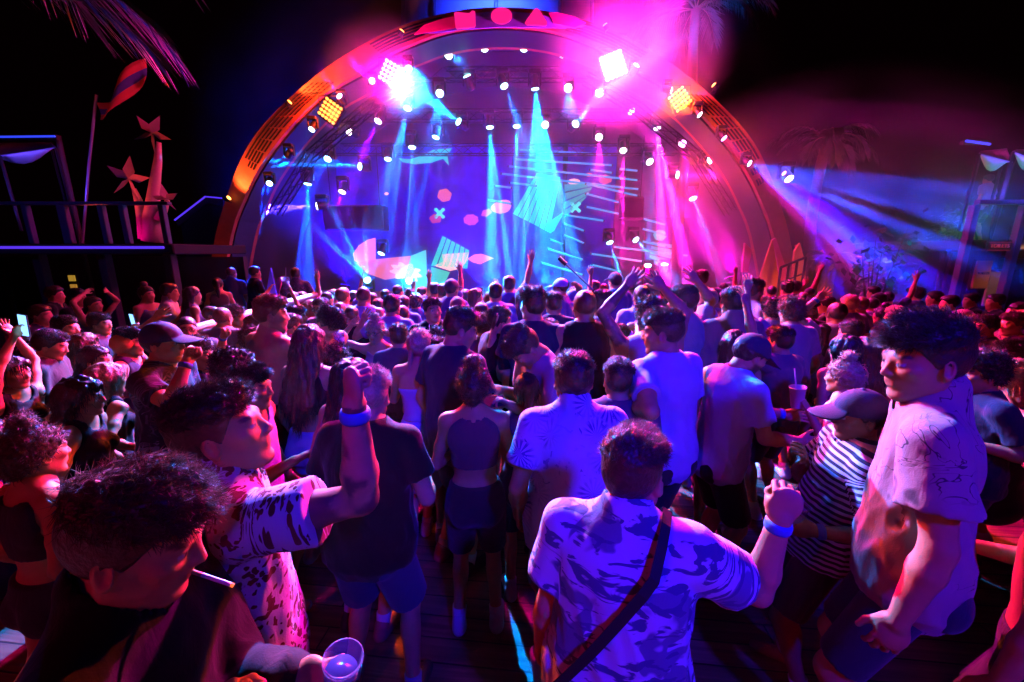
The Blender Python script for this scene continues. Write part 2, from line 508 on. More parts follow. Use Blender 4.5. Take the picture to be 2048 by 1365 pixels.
PEOPLE = []
INFO = {}
def person(px, yt, hs, yaw, label, skin='fair', hair='dark', style='fade', sex='m', top='tshirt', tc=(.03, .03, .04), pat=None, tc2=(.02, .02, .03), psc=1.0,
           bottom='shorts', bc=(.03, .03, .05), lean=(4, 0), twist=0, head=(0, 0, 0), ra='relax', la='relax', rh='relax', lh='relax', ground=0.0, stance=.12,
           beard=False, cap=None, capc=(.03, .03, .05), band='', bandc=(.05, .2, .6), glasses=False, step=0.0, fat=1.0, hname='person', group='festival crowd on the dance floor',
           strap=False, tattoo='', tall=None, lod=None, seed=0, hlift=0.0, extra=None, hsz=1.0, sleeve=.62):
    rng = np.random.default_rng(int(px * 7 + yt * 13) % 99991 + seed)
    T = (0 if hs > 88 else 1 if hs > 44 else 2) if lod is None else lod
    ex = .024 if cap else HAIRSTY[style][0] * .8
    yt += hs * ex / (.238 + ex); hs *= .238 / (.238 + ex * .6)
    hs *= (1 / math.sqrt(1 + ((px - CX) / FPX) ** 2)) ** .6 * (1 - .08 * float(ss(np.array(float(hs)), 60, 130)))
    vb, vh, vf, vc = ((.011, .0048, .0034, .0095), (.014, .0075, .0058, .013), (.021, .0115, .009, .020))[T]
    # ---- skeleton (unit body of 1.75 m, facing +y)
    P = np.array((0, 0, .93)); up = rotm((1, 0, 0), -lean[0]) @ rotm((0, 1, 0), lean[1]) @ np.eye(3)
    tw = rotm((0, 0, 1), twist)
    TM = up @ tw                      # columns r f u
    r, f, u = TM[:, 0], TM[:, 1], TM[:, 2]
    HM = TM @ rotm((0, 0, 1), head[1]) @ rotm((1, 0, 0), -head[0]) @ rotm((0, 1, 0), head[2])
    hr, hf, hu = HM[:, 0], HM[:, 1], HM[:, 2]
    sw = .178 if sex == 'm' else .155
    Nk = P + u * .565
    Hc = Nk + u * .055 + hu * (.082 + hlift) + hf * .018
    topz = Hc + hu * .118
    # ---- place it
    yr = R(yaw); c, s_ = math.cos(yr), math.sin(yr)
    RZ = np.array(((c, -s_, 0), (s_, c, 0), (0, 0, 1)))
    zc = FPX * .238 / hs
    W = at_zc(px, yt, zc); S = (W[2] - ground) / topz[2]
    lo, hi = (.92, 1.09) if sex == 'm' else (.87, 1.0)
    if tall: lo = hi = tall
    if not lo <= S <= hi:
        S2 = min(max(S, lo), hi); d = ray(px, yt)
        tz = ground + S2 * topz[2] - CAMH
        if d[2] < -.02 and tz < 0:
            z2 = tz / d[2]
            if .8 * zc < z2 < 1.35 * zc or tall: zc = z2; W = at_zc(px, yt, zc)
            else: zc = zc * (.8 if z2 < zc else 1.35); W = at_zc(px, yt, zc)
        S = S2
    root = W - RZ @ (topz * S); root[2] = ground
    for _ in range(9):
        if all(math.hypot(root[0] - q['root'][0], root[1] - q['root'][1]) > (.37 if zc < 4 else .33) for q in INFO.values()): break
        zc *= 1.035; W = at_zc(px, yt, zc); S = min(max((W[2] - ground) / topz[2], lo * .98), hi * 1.02); root = W - RZ @ (topz * S); root[2] = ground
    def loc_of(qx, qy, dd): return (RZ.T @ (at_zc(qx, qy, zc + dd) - root)) / S
    # ---- arms
    AR = {}
    for side, spec, hd in ((1, ra, rh), (-1, la, lh)):
        sh = Nk + r * (sw * side) - u * .062
        pn = None
        if isinstance(spec, str): spec = ARMS[spec]
        if spec[0] == 'w':
            spec = [RZ.T @ np.array(v, float) for v in spec[1:]]; fd = norm(spec[1]); ua = norm(spec[0]); sh = sh + u * .02
            el = sh + ua * .285; wr = el + fd * .25
        elif spec[0] == 'px':
            t = loc_of(spec[1], spec[2], spec[3]); hint = np.array(spec[4] if len(spec) > 4 and spec[4] is not None else (.5, -.2, -1), float)
            hint = r * hint[0] * side + f * hint[1] + u * hint[2]
            if len(spec) > 5: pn = norm(r * spec[5][0] * side + f * spec[5][1] + u * spec[5][2])
            v = t - sh; L = np.linalg.norm(v); l1, l2 = .285, .325
            if L > l1 + l2 - .01: v = v / L * (l1 + l2 - .01); L = l1 + l2 - .01
            L = max(L, .12)
            x = (l1 * l1 - l2 * l2 + L * L) / (2 * L); y = math.sqrt(max(l1 * l1 - x * x, 0)); w = norm(v)
            hp = norm(hint - w * np.dot(hint, w))
            el = sh + w * x + hp * y
            fd = norm(sh + v - el); wr = el + fd * .25
        else:
            j = rng.normal(0, .06, 6)
            ua = norm(r * spec[0][0] * side + f * spec[0][1] + u * spec[0][2] + j[:3]); fd = norm(r * spec[1][0] * side + f * spec[1][1] + u * spec[1][2] + j[3:])
            if ua @ u > .2: sh = sh + u * .03
            el = sh + ua * .285; wr = el + fd * .25
        if pn is None: pn = f if fd @ u > .35 else -r * side
        AR[side] = (sh, el, wr, fd, pn, hd)
    # ---- legs
    LG = {}
    for side in (1, -1):
        hp = P + np.array((.088 * side, 0, -.03)); an = np.array((stance * side, step * side, .085))
        v = an - hp; L = np.linalg.norm(v); l1 = l2 = .43
        L = min(L, .855); x = L / 2; y = math.sqrt(max(l1 * l1 - x * x, 0)); w = norm(v)
        kh = norm(np.array((0, 1.0, 0)) - w * w[1]); kn = hp + w * x + kh * y
        LG[side] = (hp, kn, hp + norm(v) * L)
    PR = MALE if sex == 'm' else FEM
    fw = fat
    def torso(o=0.0, hmin=-.13, hmax=.60, loose=0.0):
        def fn(p):
            q = (p - P.astype(np.float32)) @ TM.astype(np.float32)
            h = q[..., 2]
            rx = np.interp(h, PR['h'], PR['rx']) * fw + o; ry = np.interp(h, PR['h'], PR['ry']) * fw + o
            if loose:
                k = loose * ss(h, .42, .08); rx = rx + k; ry = ry + k * .9
            e = np.sqrt((q[..., 0] / rx) ** 2 + ((q[..., 1] + .012 * ss(h, .2, .45)) / ry) ** 2)
            d = (e - 1) * np.minimum(rx, ry)
            return np.maximum(np.maximum(d, h - hmax), hmin - h)
        return fn
    def tb(o=.0):
        pts = np.stack([P + u * -.13, P + u * .6]); w = .20 * fw + o + .05
        return pts.min(0) - w, pts.max(0) + w
    # ---- body
    allp = [P, Hc, topz] + [k for a in AR.values() for k in a[:3]] + [k for l in LG.values() for k in l]
    lo_ = np.min(allp, 0) - .2; hi_ = np.max(allp, 0) + .2; lo_[2] = min(lo_[2], -.01); lo_[2] = max(lo_[2], -.02)
    Fd = Field(lo_, hi_, vb)
    Fd.put(*tb(), torso(), .02)
    if sex == 'f':
        for s2 in (1, -1): Fd.ell(P + u * .37 + r * .062 * s2 + f * .085, (.052, .05, .052), None, .03)
    for s2 in (1, -1):
        Fd.ell(P + u * .43 + r * .085 * s2 - f * .075, (.06, .03, .09), TM, .03)      # shoulder blades
        Fd.ell(P + np.array((.075 * s2, -.075, -.03)), (.075, .06, .085), None, .03)    # glutes
    am = 1.0 if sex == 'm' else .8
    for side, (sh, el, wr, fd, pn, hd) in AR.items():
        Fd.cone(Nk - u * .01, sh + u * .012, .05, .046 * am, .05)
        Fd.ell(sh, (.062 * am,) * 3, None, .03)
        mid = sh * .45 + el * .55
        Fd.cone(sh, mid, .052 * am, .047 * am, .03).cone(mid, el, .046 * am, .038 * am, .02)
        m2 = el * .7 + wr * .3
        Fd.cone(el, m2, .040 * am, .043 * am, .015).cone(m2, wr, .042 * am, .027 * am, .015)
        if vf > .0085 and False: pass
    for side, (hp, kn, an) in LG.items():
        Fd.cone(hp, kn, .088 * fw, .055, .03).cone(kn, an, .050, .036, .02)
        Fd.ell(kn * .72 + an * .28 - np.array((0, .022, 0)), (.046, .046, .11), None, .03)
        Fd.cone(an + (0, -.03, -.045), an + (.02 * side, .13, -.06), .036, .026, .02)
    Fd.cone(Nk - u * .03, Hc - hu * .05 - hf * .02, .060 * (1 if sex == 'm' else .82), .055 * (1 if sex == 'm' else .82), .035)
    if T == 2: head_field(Fd, Hc, HM, .012, sex)
    V, Fq = Fd.mesh()
    Vs, Fs = [V], [Fq]
    if T < 2:
        H2 = Field(Hc - .16, Hc + .16, vh)
        H2.cone(Hc - hu * .125 - hf * .02, Hc - hu * .05 - hf * .018, .057 * (1 if sex == 'm' else .82), .056 * (1 if sex == 'm' else .82), .02)
        head_field(H2, Hc, HM, .008, sex)
        V2, F2 = H2.mesh(); Fs.append(F2 + len(V)); Vs.append(V2)
    nh = sum(len(k) for k in Vs)
    for side, (sh, el, wr, fd, pn, hd) in AR.items():
        V3, F3 = hand_mesh(wr, fd, pn, side, hd, vf, .92 * am + .08)
        Fs.append(F3 + nh); Vs.append(V3); nh += len(V3)
    V = np.vstack(Vs); Fq = np.vstack(Fs)
    # ---- skin colours
    C = np.tile(np.array(SKIN[skin]), (len(V), 1)); q = (V - Hc) @ HM; hc = np.array(HAIR[hair])
    onh = (np.linalg.norm(q, axis=1) < .16) & (q[:, 2] > -.12)
    def mixc(mask, col): C[:] = C * (1 - mask[:, None]) + np.array(col) * mask[:, None]
    fr = (q[:, 1] > .05) & onh
    lip = fr * ss(np.abs(q[:, 2] + .056), .013, .006) * ss(np.abs(q[:, 0]), .027, .018) * (q[:, 1] > .075)
    mixc(lip, np.array(SKIN[skin]) * (.9, .5, .5))
    brow = fr * ss(np.abs(q[:, 2] - .031 - .004 * (np.abs(q[:, 0]) < .03)), .0075, .004) * ss(np.abs(np.abs(q[:, 0]) - .031), .024, .018)
    mixc(brow * .85, hc)
    if T < 2:
        for s2 in (1, -1):
            e = np.linalg.norm(q - np.array((.031 * s2, .078, .006)), axis=1)
            mixc((e < .0145) * ss(np.abs(q[:, 2] - .0055), .0062, .0038) * (q[:, 1] > .08), (.6, .56, .54))
            e2 = np.linalg.norm((q - np.array((.031 * s2, .09, .006))) * (1, .5, 1), axis=1)
            mixc((e2 < .0062) * 1.0, (.02, .015, .01))
    sc = scalp(q) * onh
    if style != 'none': mixc(ss(sc, .0, .05) * .9, hc * .8)
    if beard:
        b = onh * ss(q[:, 2], -.022, -.045) * ss(q[:, 1], -.02, .02) * ss(q[:, 2], -.135, -.11) * (1 - lip)
        mixc(b * .85, hc)
    for sd in tattoo:
        sh, el, wr = AR[1 if sd == 'R' else -1][:3]
        d = np.minimum(np.linalg.norm(np.cross(V - el, norm(wr - el)), axis=1), np.linalg.norm(np.cross(V - el, norm(sh - el)), axis=1))
        near = (np.linalg.norm(V - el, axis=1) < .26) & (d < .07)
        mixc(near * ss(vnoise(V, 26, 5), -.05, .15) * .75, (.03, .035, .04))
    body = link_mesh(hname, V * S, Fq, skin_mat(skin), None, True, {'Col': ('COL', C)})
    body.location = tuple(root); body.rotation_euler = (0, 0, yr)
    tag(body, label, 'person', group)
    PEOPLE.append((label, px, yt, hs, zc, S))
    # ---- hair
    if style != 'none':
        tt, ts, na, nf, cnt, sl, mode = HAIRSTY[style]
        drop = .42 if style == 'long' else .30 if style == 'longcurly' else 0
        lo2 = Hc - .2; hi2 = Hc + .2
        if drop: lo2 = lo2 - np.array((.05, .06, drop)); hi2 = hi2 + .06
        if style in ('bun', 'pony'): lo2 = lo2 - .12 * np.ones(3); hi2 = hi2 + np.array((.1, .1, .12))
        Hf = Field(lo2, hi2, vh * 1.0)
        sd = int(rng.integers(0, 1000))
        def hairfn(p):
            q = (p - Hc.astype(np.float32)) @ HM.astype(np.float32)
            d = np.linalg.norm(q * (1 / .078, 1 / .098, 1 / .090) - np.array((0, -.13, .31)), axis=-1)
            d = (d - 1) * .082
            tz = ss((q[..., 2] - .01) / np.maximum(np.linalg.norm(q - np.array((0, 0, .01)), axis=-1), 1e-4), .25, .8) * ss(q[..., 2], .02, .07)
            if mode == 'quiff': tz = tz * (1 + .35 * ss(q[..., 1], -.02, .08))
            th = ts + (tt - ts) * tz
            w = th / max(tt, 1e-6)
            if mode == 'curl': nn = np.abs(vnoise(p, nf, sd)) * 1.6 - .5 + .5 * vnoise(p, nf * 2.1, sd + 3)
            else:
                qq = q * np.array((1.6, .6, 1.0)); nn = vnoise(qq, nf, sd) + .5 * vnoise(qq, nf * 2.2, sd + 2)
            d = d - th - na * nn * np.clip(w, .15, 1.2)
            return np.maximum(d, -scalp(q) * .8 - (.004 if mode == 'curl' else 0))
        Hf.put(Hc - .17, Hc + .17, hairfn, .004)
        back = Hc - hf * .055
        if drop:
            k = .03
            wd = .085 if style == 'long' else .10
            for t in np.linspace(-1, 1, 5):
                a = Hc + hr * t * .06 - hf * (.075 - .035 * abs(t)) + hu * .0
                b = Nk - f * (.14 - .02 * abs(t)) + r * t * wd * 1.15 - u * (.10 + .08 * (1 - abs(t)) + .05 * rng.random())
                if style == 'long': b = b - u * .10
                Hf.cone(a, b, .045, .034 if style == 'long' else .05, k)
            def wav(p): return np.full(p.shape[:-1], 1.0, np.float32)
            Hf.a += ((.010 if style == 'long' else .02) * vnoise(np.stack(np.meshgrid(*[Hf.lo[i] + Hf.v * np.arange(Hf.n[i]) for i in range(3)], indexing='ij'), -1) * np.array((1, 1, .25 if style == 'long' else 1)), 40, sd)).astype(np.float32) * (np.abs(Hf.a) < .06)
        if style == 'bun':
            bc_ = Hc + hu * .160 - hf * .030; Hf.ell(bc_, (.046, .046, .042), None, .012); Hf.cone(Hc - hf * .07 + hu * .0, Hc - hf * .075 - hu * .06, .055, .035, .03)
        if style == 'pony':
            a = Hc - hf * .10 + hu * .05; Hf.ell(a, (.03, .03, .03), None, .02); Hf.cone(a, a - hf * .035 - hu * .16, .03, .034, .02).cone(a - hf * .035 - hu * .16, a - hf * .01 - hu * .36, .034, .012, .02)
        if style == 'braids':
            for s2 in (1, -1):
                for k in range(9):
                    a = Hc + hr * s2 * (.045 + .004 * k) - hf * (.085 - .002 * k) - hu * (.03 + .03 * k)
                    Hf.ell(a, (.021 - .001 * k, .02 - .001 * k, .022), None, .006)
        V2, F2 = Hf.mesh()
        if len(V2):
            cnt = 0 if T == 2 else int(cnt * (1.0 if T == 0 else .45) * (1.25 if hs > 130 else 1))
            if cnt:
                nn = vnormals(V2, F2); q = (V2 - Hc) @ HM
                ok = ((q[:, 2] - .01) / np.maximum(np.linalg.norm(q - np.array((0, 0, .01)), axis=1), 1e-4) > .48) if mode == 'quiff' else np.ones(len(V2), bool)
                if ok.sum() > 20:
                    fl = {'quiff': lambda p, n: hf * .75 + hr * .2, 'curl': lambda p, n: n * .2,
                          'down': lambda p, n: (-u * 1.2 - f * .1) - n * .35}.get(mode, lambda p, n: n * 0)
                    rad = max(.0011, .0026 * 90 / max(hs, 60)) * (.8 if T == 0 else 1)
                    Vt, Ft = strands(V2[ok], nn[ok], cnt, sl, rad, fl, .42 if mode != 'down' else .12, 4, .45 if mode == 'curl' else .08 if mode == 'down' else .13, .12 if mode == 'down' else .0, rng)
                    F2 = np.vstack((F2, Ft + len(V2))); V2 = np.vstack((V2, Vt))
            link_mesh('hair', V2 * S, F2, hair_mat(HAIR[hair]), body, True)
    # ---- cap
    if cap:
        Cf = Field(Hc - .26, Hc + .26, vh)
        sgn = -1 if cap == 'back' else 1
        def capfn(p):
            q = (p - Hc.astype(np.float32)) @ HM.astype(np.float32)
            d = (np.linalg.norm((q - np.array((0, -.008, .032))) / np.array((.090, .112, .104)), axis=-1) - 1) * .095
            d = d + .0012 * (np.abs(np.sin(np.arctan2(q[..., 0], q[..., 1]) * 3)) < .06)
            return np.maximum(d, .022 + .05 * np.maximum(-q[..., 1] * sgn, 0) * 0 - q[..., 2] + .12 * q[..., 1] * sgn * .25)
        Cf.put(Hc - .15, Hc + .17, capfn, .004)
        bC = Hc + hf * (.135 * sgn) + hu * .040
        BM = np.stack((hr, norm(hf * sgn - hu * .22), norm(hu + hf * sgn * .22)), 1)
        def brim(p):
            q = (p - bC.astype(np.float32)) @ BM.astype(np.float32)
            z = q[..., 2] + q[..., 0] ** 2 * 3.2
            e = (np.sqrt((q[..., 0] / .082) ** 2 + (q[..., 1] / .082) ** 2) - 1) * .08
            return np.maximum(e, np.abs(z) - max(.004, vh * .55))
        Cf.put(bC - .11, bC + .11, brim, .004)
        Cf.ell(Hc + hu * .138 - hf * .008, (.009, .009, .006), None, .004)
        V2, F2 = Cf.mesh()
        link_mesh('cap', V2 * S, F2, plain('cap_cloth', capc, .8, bump=.3, bscale=300), body, True)
    # ---- top
    rest = lambda V: (V - P) @ TM
    if top != 'none':
        Tf = Field(lo_, hi_, vc)
        hem = {'tshirt': -.09, 'shirt': -.12, 'tank': -.08, 'crop': .26, 'bra': .27, 'dress': -.2, 'tube': .16}[top]
        loose = {'tshirt': .030, 'shirt': .042, 'tank': .024, 'crop': .0, 'bra': .0, 'dress': .02, 'tube': .0}[top]
        base = .014 if top in ('tshirt', 'shirt', 'tank', 'dress') else .009
        Tf.put(*tb(.08), torso(base, hem - .02, .60, loose), .02)
        if sex == 'f':
            for s2 in (1, -1): Tf.ell(P + u * .37 + r * .062 * s2 + f * .085, (.060, .058, .060), None, .03)
        for s2 in (1, -1): Tf.ell(P + u * .43 + r * .085 * s2 - f * .078, (.066, .034, .095), TM, .03)
        if top in ('tshirt', 'shirt', 'tank', 'dress'):
            for side, (sh, el, wr, fd, pn, hd) in AR.items():
                Tf.cone(Nk - u * .012, sh + u * .012, .064, .060 * am, .05)
                if top in ('tshirt', 'shirt'):
                    e2 = sh + (el - sh) * (sleeve if sleeve <= 1 else 1); w = norm(el - sh)
                    rs = (.070, .074) if top == 'tshirt' else (.074, .084)
                    if T < 2:
                        def slv(p, sh=sh, e2=e2, w=w, L=np.linalg.norm(e2 - sh)):
                            x = (p - sh.astype(np.float32)) @ w.astype(np.float32)
                            rad = (rs[0] + (rs[1] - rs[0]) * np.clip(x / L, 0, 1)) * (am * .9 + .1)
                            d = np.linalg.norm(p - sh - np.clip(x, 0, L + .05)[..., None] * w, axis=-1) - rad
                            return np.maximum(d, x - L)
                        Tf.put(np.minimum(sh, e2) - .13, np.maximum(sh, e2) + .13, slv, .03)
                    else: Tf.cone(sh, e2 - w * .03, rs[0] * am, rs[1] * am, .03)
                    if sleeve > 1: Tf.cone(el, el + (wr - el) * .93, .058 * am, .046 * am, .03)
        if top == 'shirt': Tf.cone(Nk - u * .03 - f * .005, Nk + u * .055 - f * .012, .088, .076, .015)
        # folds
        if T < 2:
            G = np.stack(np.meshgrid(*[Tf.lo[i] + Tf.v * np.arange(Tf.n[i]) for i in range(3)], indexing='ij'), -1)
            m = np.abs(Tf.a) < .035; g = G[m]; qq = (g - P) @ TM; sd = int(rng.integers(0, 1000))
            w1 = 1 - np.abs(vnoise(qq * np.array((1, 1, .55)) + qq[:, ::-1] * .35, 15, sd)) * 2
            w2 = vnoise(qq * np.array((1.0, 1.0, .4)), 26, sd + 1)
            amp = (.007 if top in ('shirt', 'tshirt') else .005) if top not in ('crop', 'bra', 'tube') else .0015
            Tf.a[m] -= (amp * w1 * ss(qq[:, 2], .52, .3) + amp * .45 * w2).astype(np.float32)
        nr = {'tshirt': .068, 'shirt': .067, 'tank': .085, 'crop': .098, 'bra': .11, 'dress': .10, 'tube': .1}[top]
        Tf.cone(Nk - u * .03 + f * .012, Nk + u * .12 + f * .01, nr, nr, .008, '-')
        if top in ('tank', 'crop', 'bra', 'dress'):
            for side, (sh, el, wr, fd, pn, hd) in AR.items():
                Tf.cone(sh + r * side * .035 - u * .03, sh + r * side * .05 + u * .12, .085, .07, .01, '-')
                if top == 'crop' or top == 'bra':
                    Tf.ell(Nk + r * side * .115 + u * .0, (.03, .3, .07), TM, .01, '-') if False else None
        if top == 'tube':
            Tf.put(*tb(.1), lambda p: .40 - (p - P) @ u, .004, '-')
        Tf.put(*tb(.12), lambda p: -(hem + .004 * np.sin(((p - P) @ r) * 40) - (p - P) @ u) * -1, .006, '-') if False else None
        V2, F2 = Tf.mesh()
        if len(V2):
            rv = rest(V2)
            for side, (sh, el, wr, fd, pn, hd) in AR.items():
                w = norm(el - sh); x = (V2 - sh) @ w; dl = np.linalg.norm(V2 - sh - np.clip(x, 0, 1)[:, None] * w, axis=1)
                om = (x > .03) & (dl < .10) & (np.abs(rv[:, 0]) > .15)
                t = ss(x, .03, .07) * om
                rv = rv * (1 - t[:, None]) + np.stack((rv[:, 0], rv[:, 1], .44 - x), 1) * t[:, None]
            nm = {'tshirt': 'tshirt', 'shirt': 'shirt', 'tank': 'tank_top', 'crop': 'crop_top', 'bra': 'bikini_top', 'dress': 'dress', 'tube': 'tube_top'}[top]
            link_mesh(nm, V2 * S, F2, cloth(tc, pat, tc2, psc), body, True, {'rest': ('VEC', rv + rng.uniform(0, 3, 3) * (0 if pat == 'stripe' else 1))})
    # ---- bottom
    if bottom != 'none':
        Bf = Field(np.array((-.4, -.4, -.02)), np.array((.4, .4, 1.2)), vc)
        def pel(o, hmin, hmax):
            def fn(p):
                h = p[..., 2] - P[2]
                rx = np.interp(h, PR['h'], PR['rx']) * fw + o; ry = np.interp(h, PR['h'], PR['ry']) * fw + o
                e = np.sqrt((p[..., 0] / rx) ** 2 + (p[..., 1] / ry) ** 2)
                return np.maximum(np.maximum((e - 1) * np.minimum(rx, ry), h - hmax), hmin - h)
            return fn
        Bf.put((-.24, -.2, .75), (.24, .2, 1.1), pel(.013, -.14, .10 if sex == 'm' else .14), .015)
        for s2 in (1, -1): Bf.ell(P + np.array((.075 * s2, -.078, -.03)), (.082, .066, .092), None, .03)
        fr_ = {'shorts': .86, 'hotpants': .38, 'pants': 2, 'skirt': .6}[bottom]
        for side, (hp, kn, an) in LG.items():
            e2 = hp + (kn - hp) * min(fr_, 1)
            w = norm(kn - hp); L = np.linalg.norm(e2 - hp)
            def leg(p, hp=hp, w=w, L=L):
                x = (p - hp.astype(np.float32)) @ w.astype(np.float32)
                rad = .100 * fw + (.088 - .100) * np.clip(x / .43, 0, 1)
                return np.maximum(np.linalg.norm(p - hp - np.clip(x, 0, L + .06)[..., None] * w, axis=-1) - rad, x - L)
            Bf.put(np.minimum(hp, e2) - .13, np.maximum(hp, e2) + .13, leg, .02)
            if fr_ > 1: Bf.cone(kn, an + (0, 0, .01), .072, .056, .03)
        if bottom == 'skirt': Bf.cone(P + (0, 0, .02), P + (0, 0, -.28), .15, .2, .02)
        V2, F2 = Bf.mesh()
        nm = {'shorts': 'shorts', 'hotpants': 'shorts', 'pants': 'trousers', 'skirt': 'skirt'}[bottom]
        link_mesh(nm, V2 * S, F2, cloth(bc), body, True, {'rest': ('VEC', V2 - P + rng.uniform(0, 3, 3))})
    # ---- shoes
    if T < 2:
        for side, (hp, kn, an) in LG.items():
            Sf = Field(an - .2, an + (.2, .24, .1), .012)
            Sf.cone(an + (0, -.035, -.05), an + (.022 * side, .15, -.056), .044, .036, .02)
            Sf.cone(an + (0, -.01, -.04), an + (0, -.012, .0), .046, .046, .02)
            Sf.put(an - .25, an + .3, lambda p, z=an[2]: p[..., 2] - (z - .082), .003, '-')
            V2, F2 = Sf.mesh()
            link_mesh('shoe', V2 * S, F2, plain('shoe', ((.5, .5, .5), (.03, .03, .03), (.3, .12, .1))[int(rng.integers(0, 3))], .6), body, True)
            if bottom != 'pants':
                k = MB().tube([an + (0, 0, -.01), an + (kn - an) * .16], [.042, .046], 14); k.build('sock', plain('sock', (.6, .6, .6), .9), body, True) if S == 0 else link_mesh('sock', np.vstack(k.v) * S, k.f, plain('sock', (.55, .55, .55), .9), body, True)
    for sd in band:
        sh, el, wr, fd = AR[1 if sd == 'R' else -1][:4]
        k = MB().tube([wr - fd * .035, wr - fd * .028, wr - fd * .012, wr - fd * .005], [.028 * am + .003, .0315 * am + .003, .0315 * am + .003, .028 * am + .003], 16)
        link_mesh('wristband', np.vstack(k.v) * S, k.f, plain('wristband', bandc, .6), body, True)
    if glasses:
        g = MB()
        for s2 in (1, -1):
            cc = Hc + hr * .033 * s2 + hf * .103 + hu * .006
            g.tube([cc + (hr * math.cos(t) * .024 + hu * math.sin(t) * .019) for t in np.linspace(0, 2 * math.pi, 13)], .0025, 6)
            g.tube([cc + hr * .024 * s2, Hc + hr * .082 * s2 - hf * .01 + hu * .012], .0022, 6)
        g.tube([Hc + hr * -.01 + hf * .106 + hu * .008, Hc + hr * .01 + hf * .106 + hu * .008], .0022, 6)
        link_mesh('glasses', np.vstack(g.v) * S, g.f, plain('glasses_frame', (.01, .01, .01), .3), body, True)
    if strap:
        g = MB(); a = Nk + r * .10 - u * .02 - f * .02; b = P - r * .16 + u * .10
        pts = [P + u * .50 + r * .085 + f * .12, P + u * .585 + r * .10 + f * .07, P + u * .622 + r * .108 + f * .015, P + u * .612 + r * .108 - f * .045, P + u * .580 + r * .104 - f * .095]
        for t in np.linspace(0, 1, 12):
            t = .06 + .94 * t; h = .565 - .02 + (.06 - .545) * t; x = .11 - .27 * t
            ry = np.interp(h, PR['h'], PR['ry']) * fw + .030 + .030 * ss(np.array(h), .42, .08); rx = np.interp(h, PR['h'], PR['rx']) * fw + .02 + .03 * ss(np.array(h), .42, .08)
            yv = -(ry + .012) * math.sqrt(max(0.06, 1 - min(1, (x / (rx + .01)) ** 2))) - .003 - .03 * (1 - float(ss(np.array(t), .0, .3)))
            pts.append(P + u * h + r * x + f * yv)
        pr = np.array(pts); wv = norm(np.cross(pr[-1] - pr[3], f)) * .0135
        for i in range(len(pr) - 1): g.prism([pr[i] + wv, pr[i + 1] + wv, pr[i + 1] - wv, pr[i] - wv], -f * .003)
        link_mesh('bag_strap', np.vstack(g.v) * S, g.f, plain('strap_webbing', (.012, .012, .015), .8), body, False)
    info = dict(body=body, S=S, zc=zc, root=root, RZ=RZ, AR=AR, Hc=Hc, HM=HM, TM=TM, P=P)
    INFO[label] = info
    info['w'] = lambda p: root + RZ @ (np.asarray(p) * S)
    return info

def scalp(q):
    """> 0 inside the hair-bearing area of the head (head-local coordinates)"""
    x = np.array((-.12, -.085, -.05, -.02, .0, .015, .035, .05, .065, .08, .10))
    z = np.array((-.085, -.078, -.055, -.035, -.02, -.012, .02, .045, .058, .066, .074))
    zz = np.interp(q[..., 1], x, z)
    ear = .03 * np.exp(-((q[..., 1] + .006) / .016) ** 2)
    return q[..., 2] - zz - ear * (np.abs(q[..., 0]) > .055)

def head_field(F, Hc, M, k, sex):
    L = lambda x, y, z: Hc + M @ np.array((x, y, z))
    F.ell(L(0, -.012, .028), (.076, .096, .088), M, k * 2)
    F.ell(L(0, .026, -.025), (.064, .068, .084), M, .03)
    jw = 1.0 if sex == 'm' else .9
    for s in (1, -1):
        F.cone(L(.052 * s * jw, .0, -.055), L(.022 * s * jw, .062, -.098), .020, .017, .03)
        F.ell(L(.040 * s, .062, -.014), (.024, .022, .018), M, .02)
    F.ell(L(0, .074, -.098), (.021, .017, .016), M, .02)
    F.cone(L(0, .05, -.06), L(0, .07, -.05), .034, .026, .02)
    F.cone(L(-.034, .079, .026), L(.034, .079, .026), .012, .012, .015)
    for s in (1, -1): F.ell(L(.032 * s, .099, .004), (.018, .014, .012), M, .010, '-')
    for s in (1, -1): F.ell(L(.031 * s, .078, .006), (.0135,) * 3, M, .003)
    F.cone(L(0, .086, .016), L(0, .106, -.024), .0075, .0108, .013)
    for s in (1, -1): F.ell(L(.012 * s, .100, -.027), (.008, .009, .007), M, .006)
    F.cone(L(-.016, .088, -.051), L(.016, .088, -.051), .0062, .0062, .006)
    F.cone(L(-.013, .087, -.061), L(.013, .087, -.061), .0072, .0072, .006)
    F.cone(L(-.022, .097, -.0558), L(.022, .097, -.0558), .0016, .0016, .004, '-')
    for s in (1, -1):
        EM = M @ rotm((0, 0, 1), -22 * s) @ rotm((1, 0, 0), 12)
        F.ell(L(.079 * s, -.008, -.008), (.010, .021, .033), EM, .008)
        F.ell(L(.086 * s, -.002, -.004), (.007, .012, .021), EM, .005, '-')

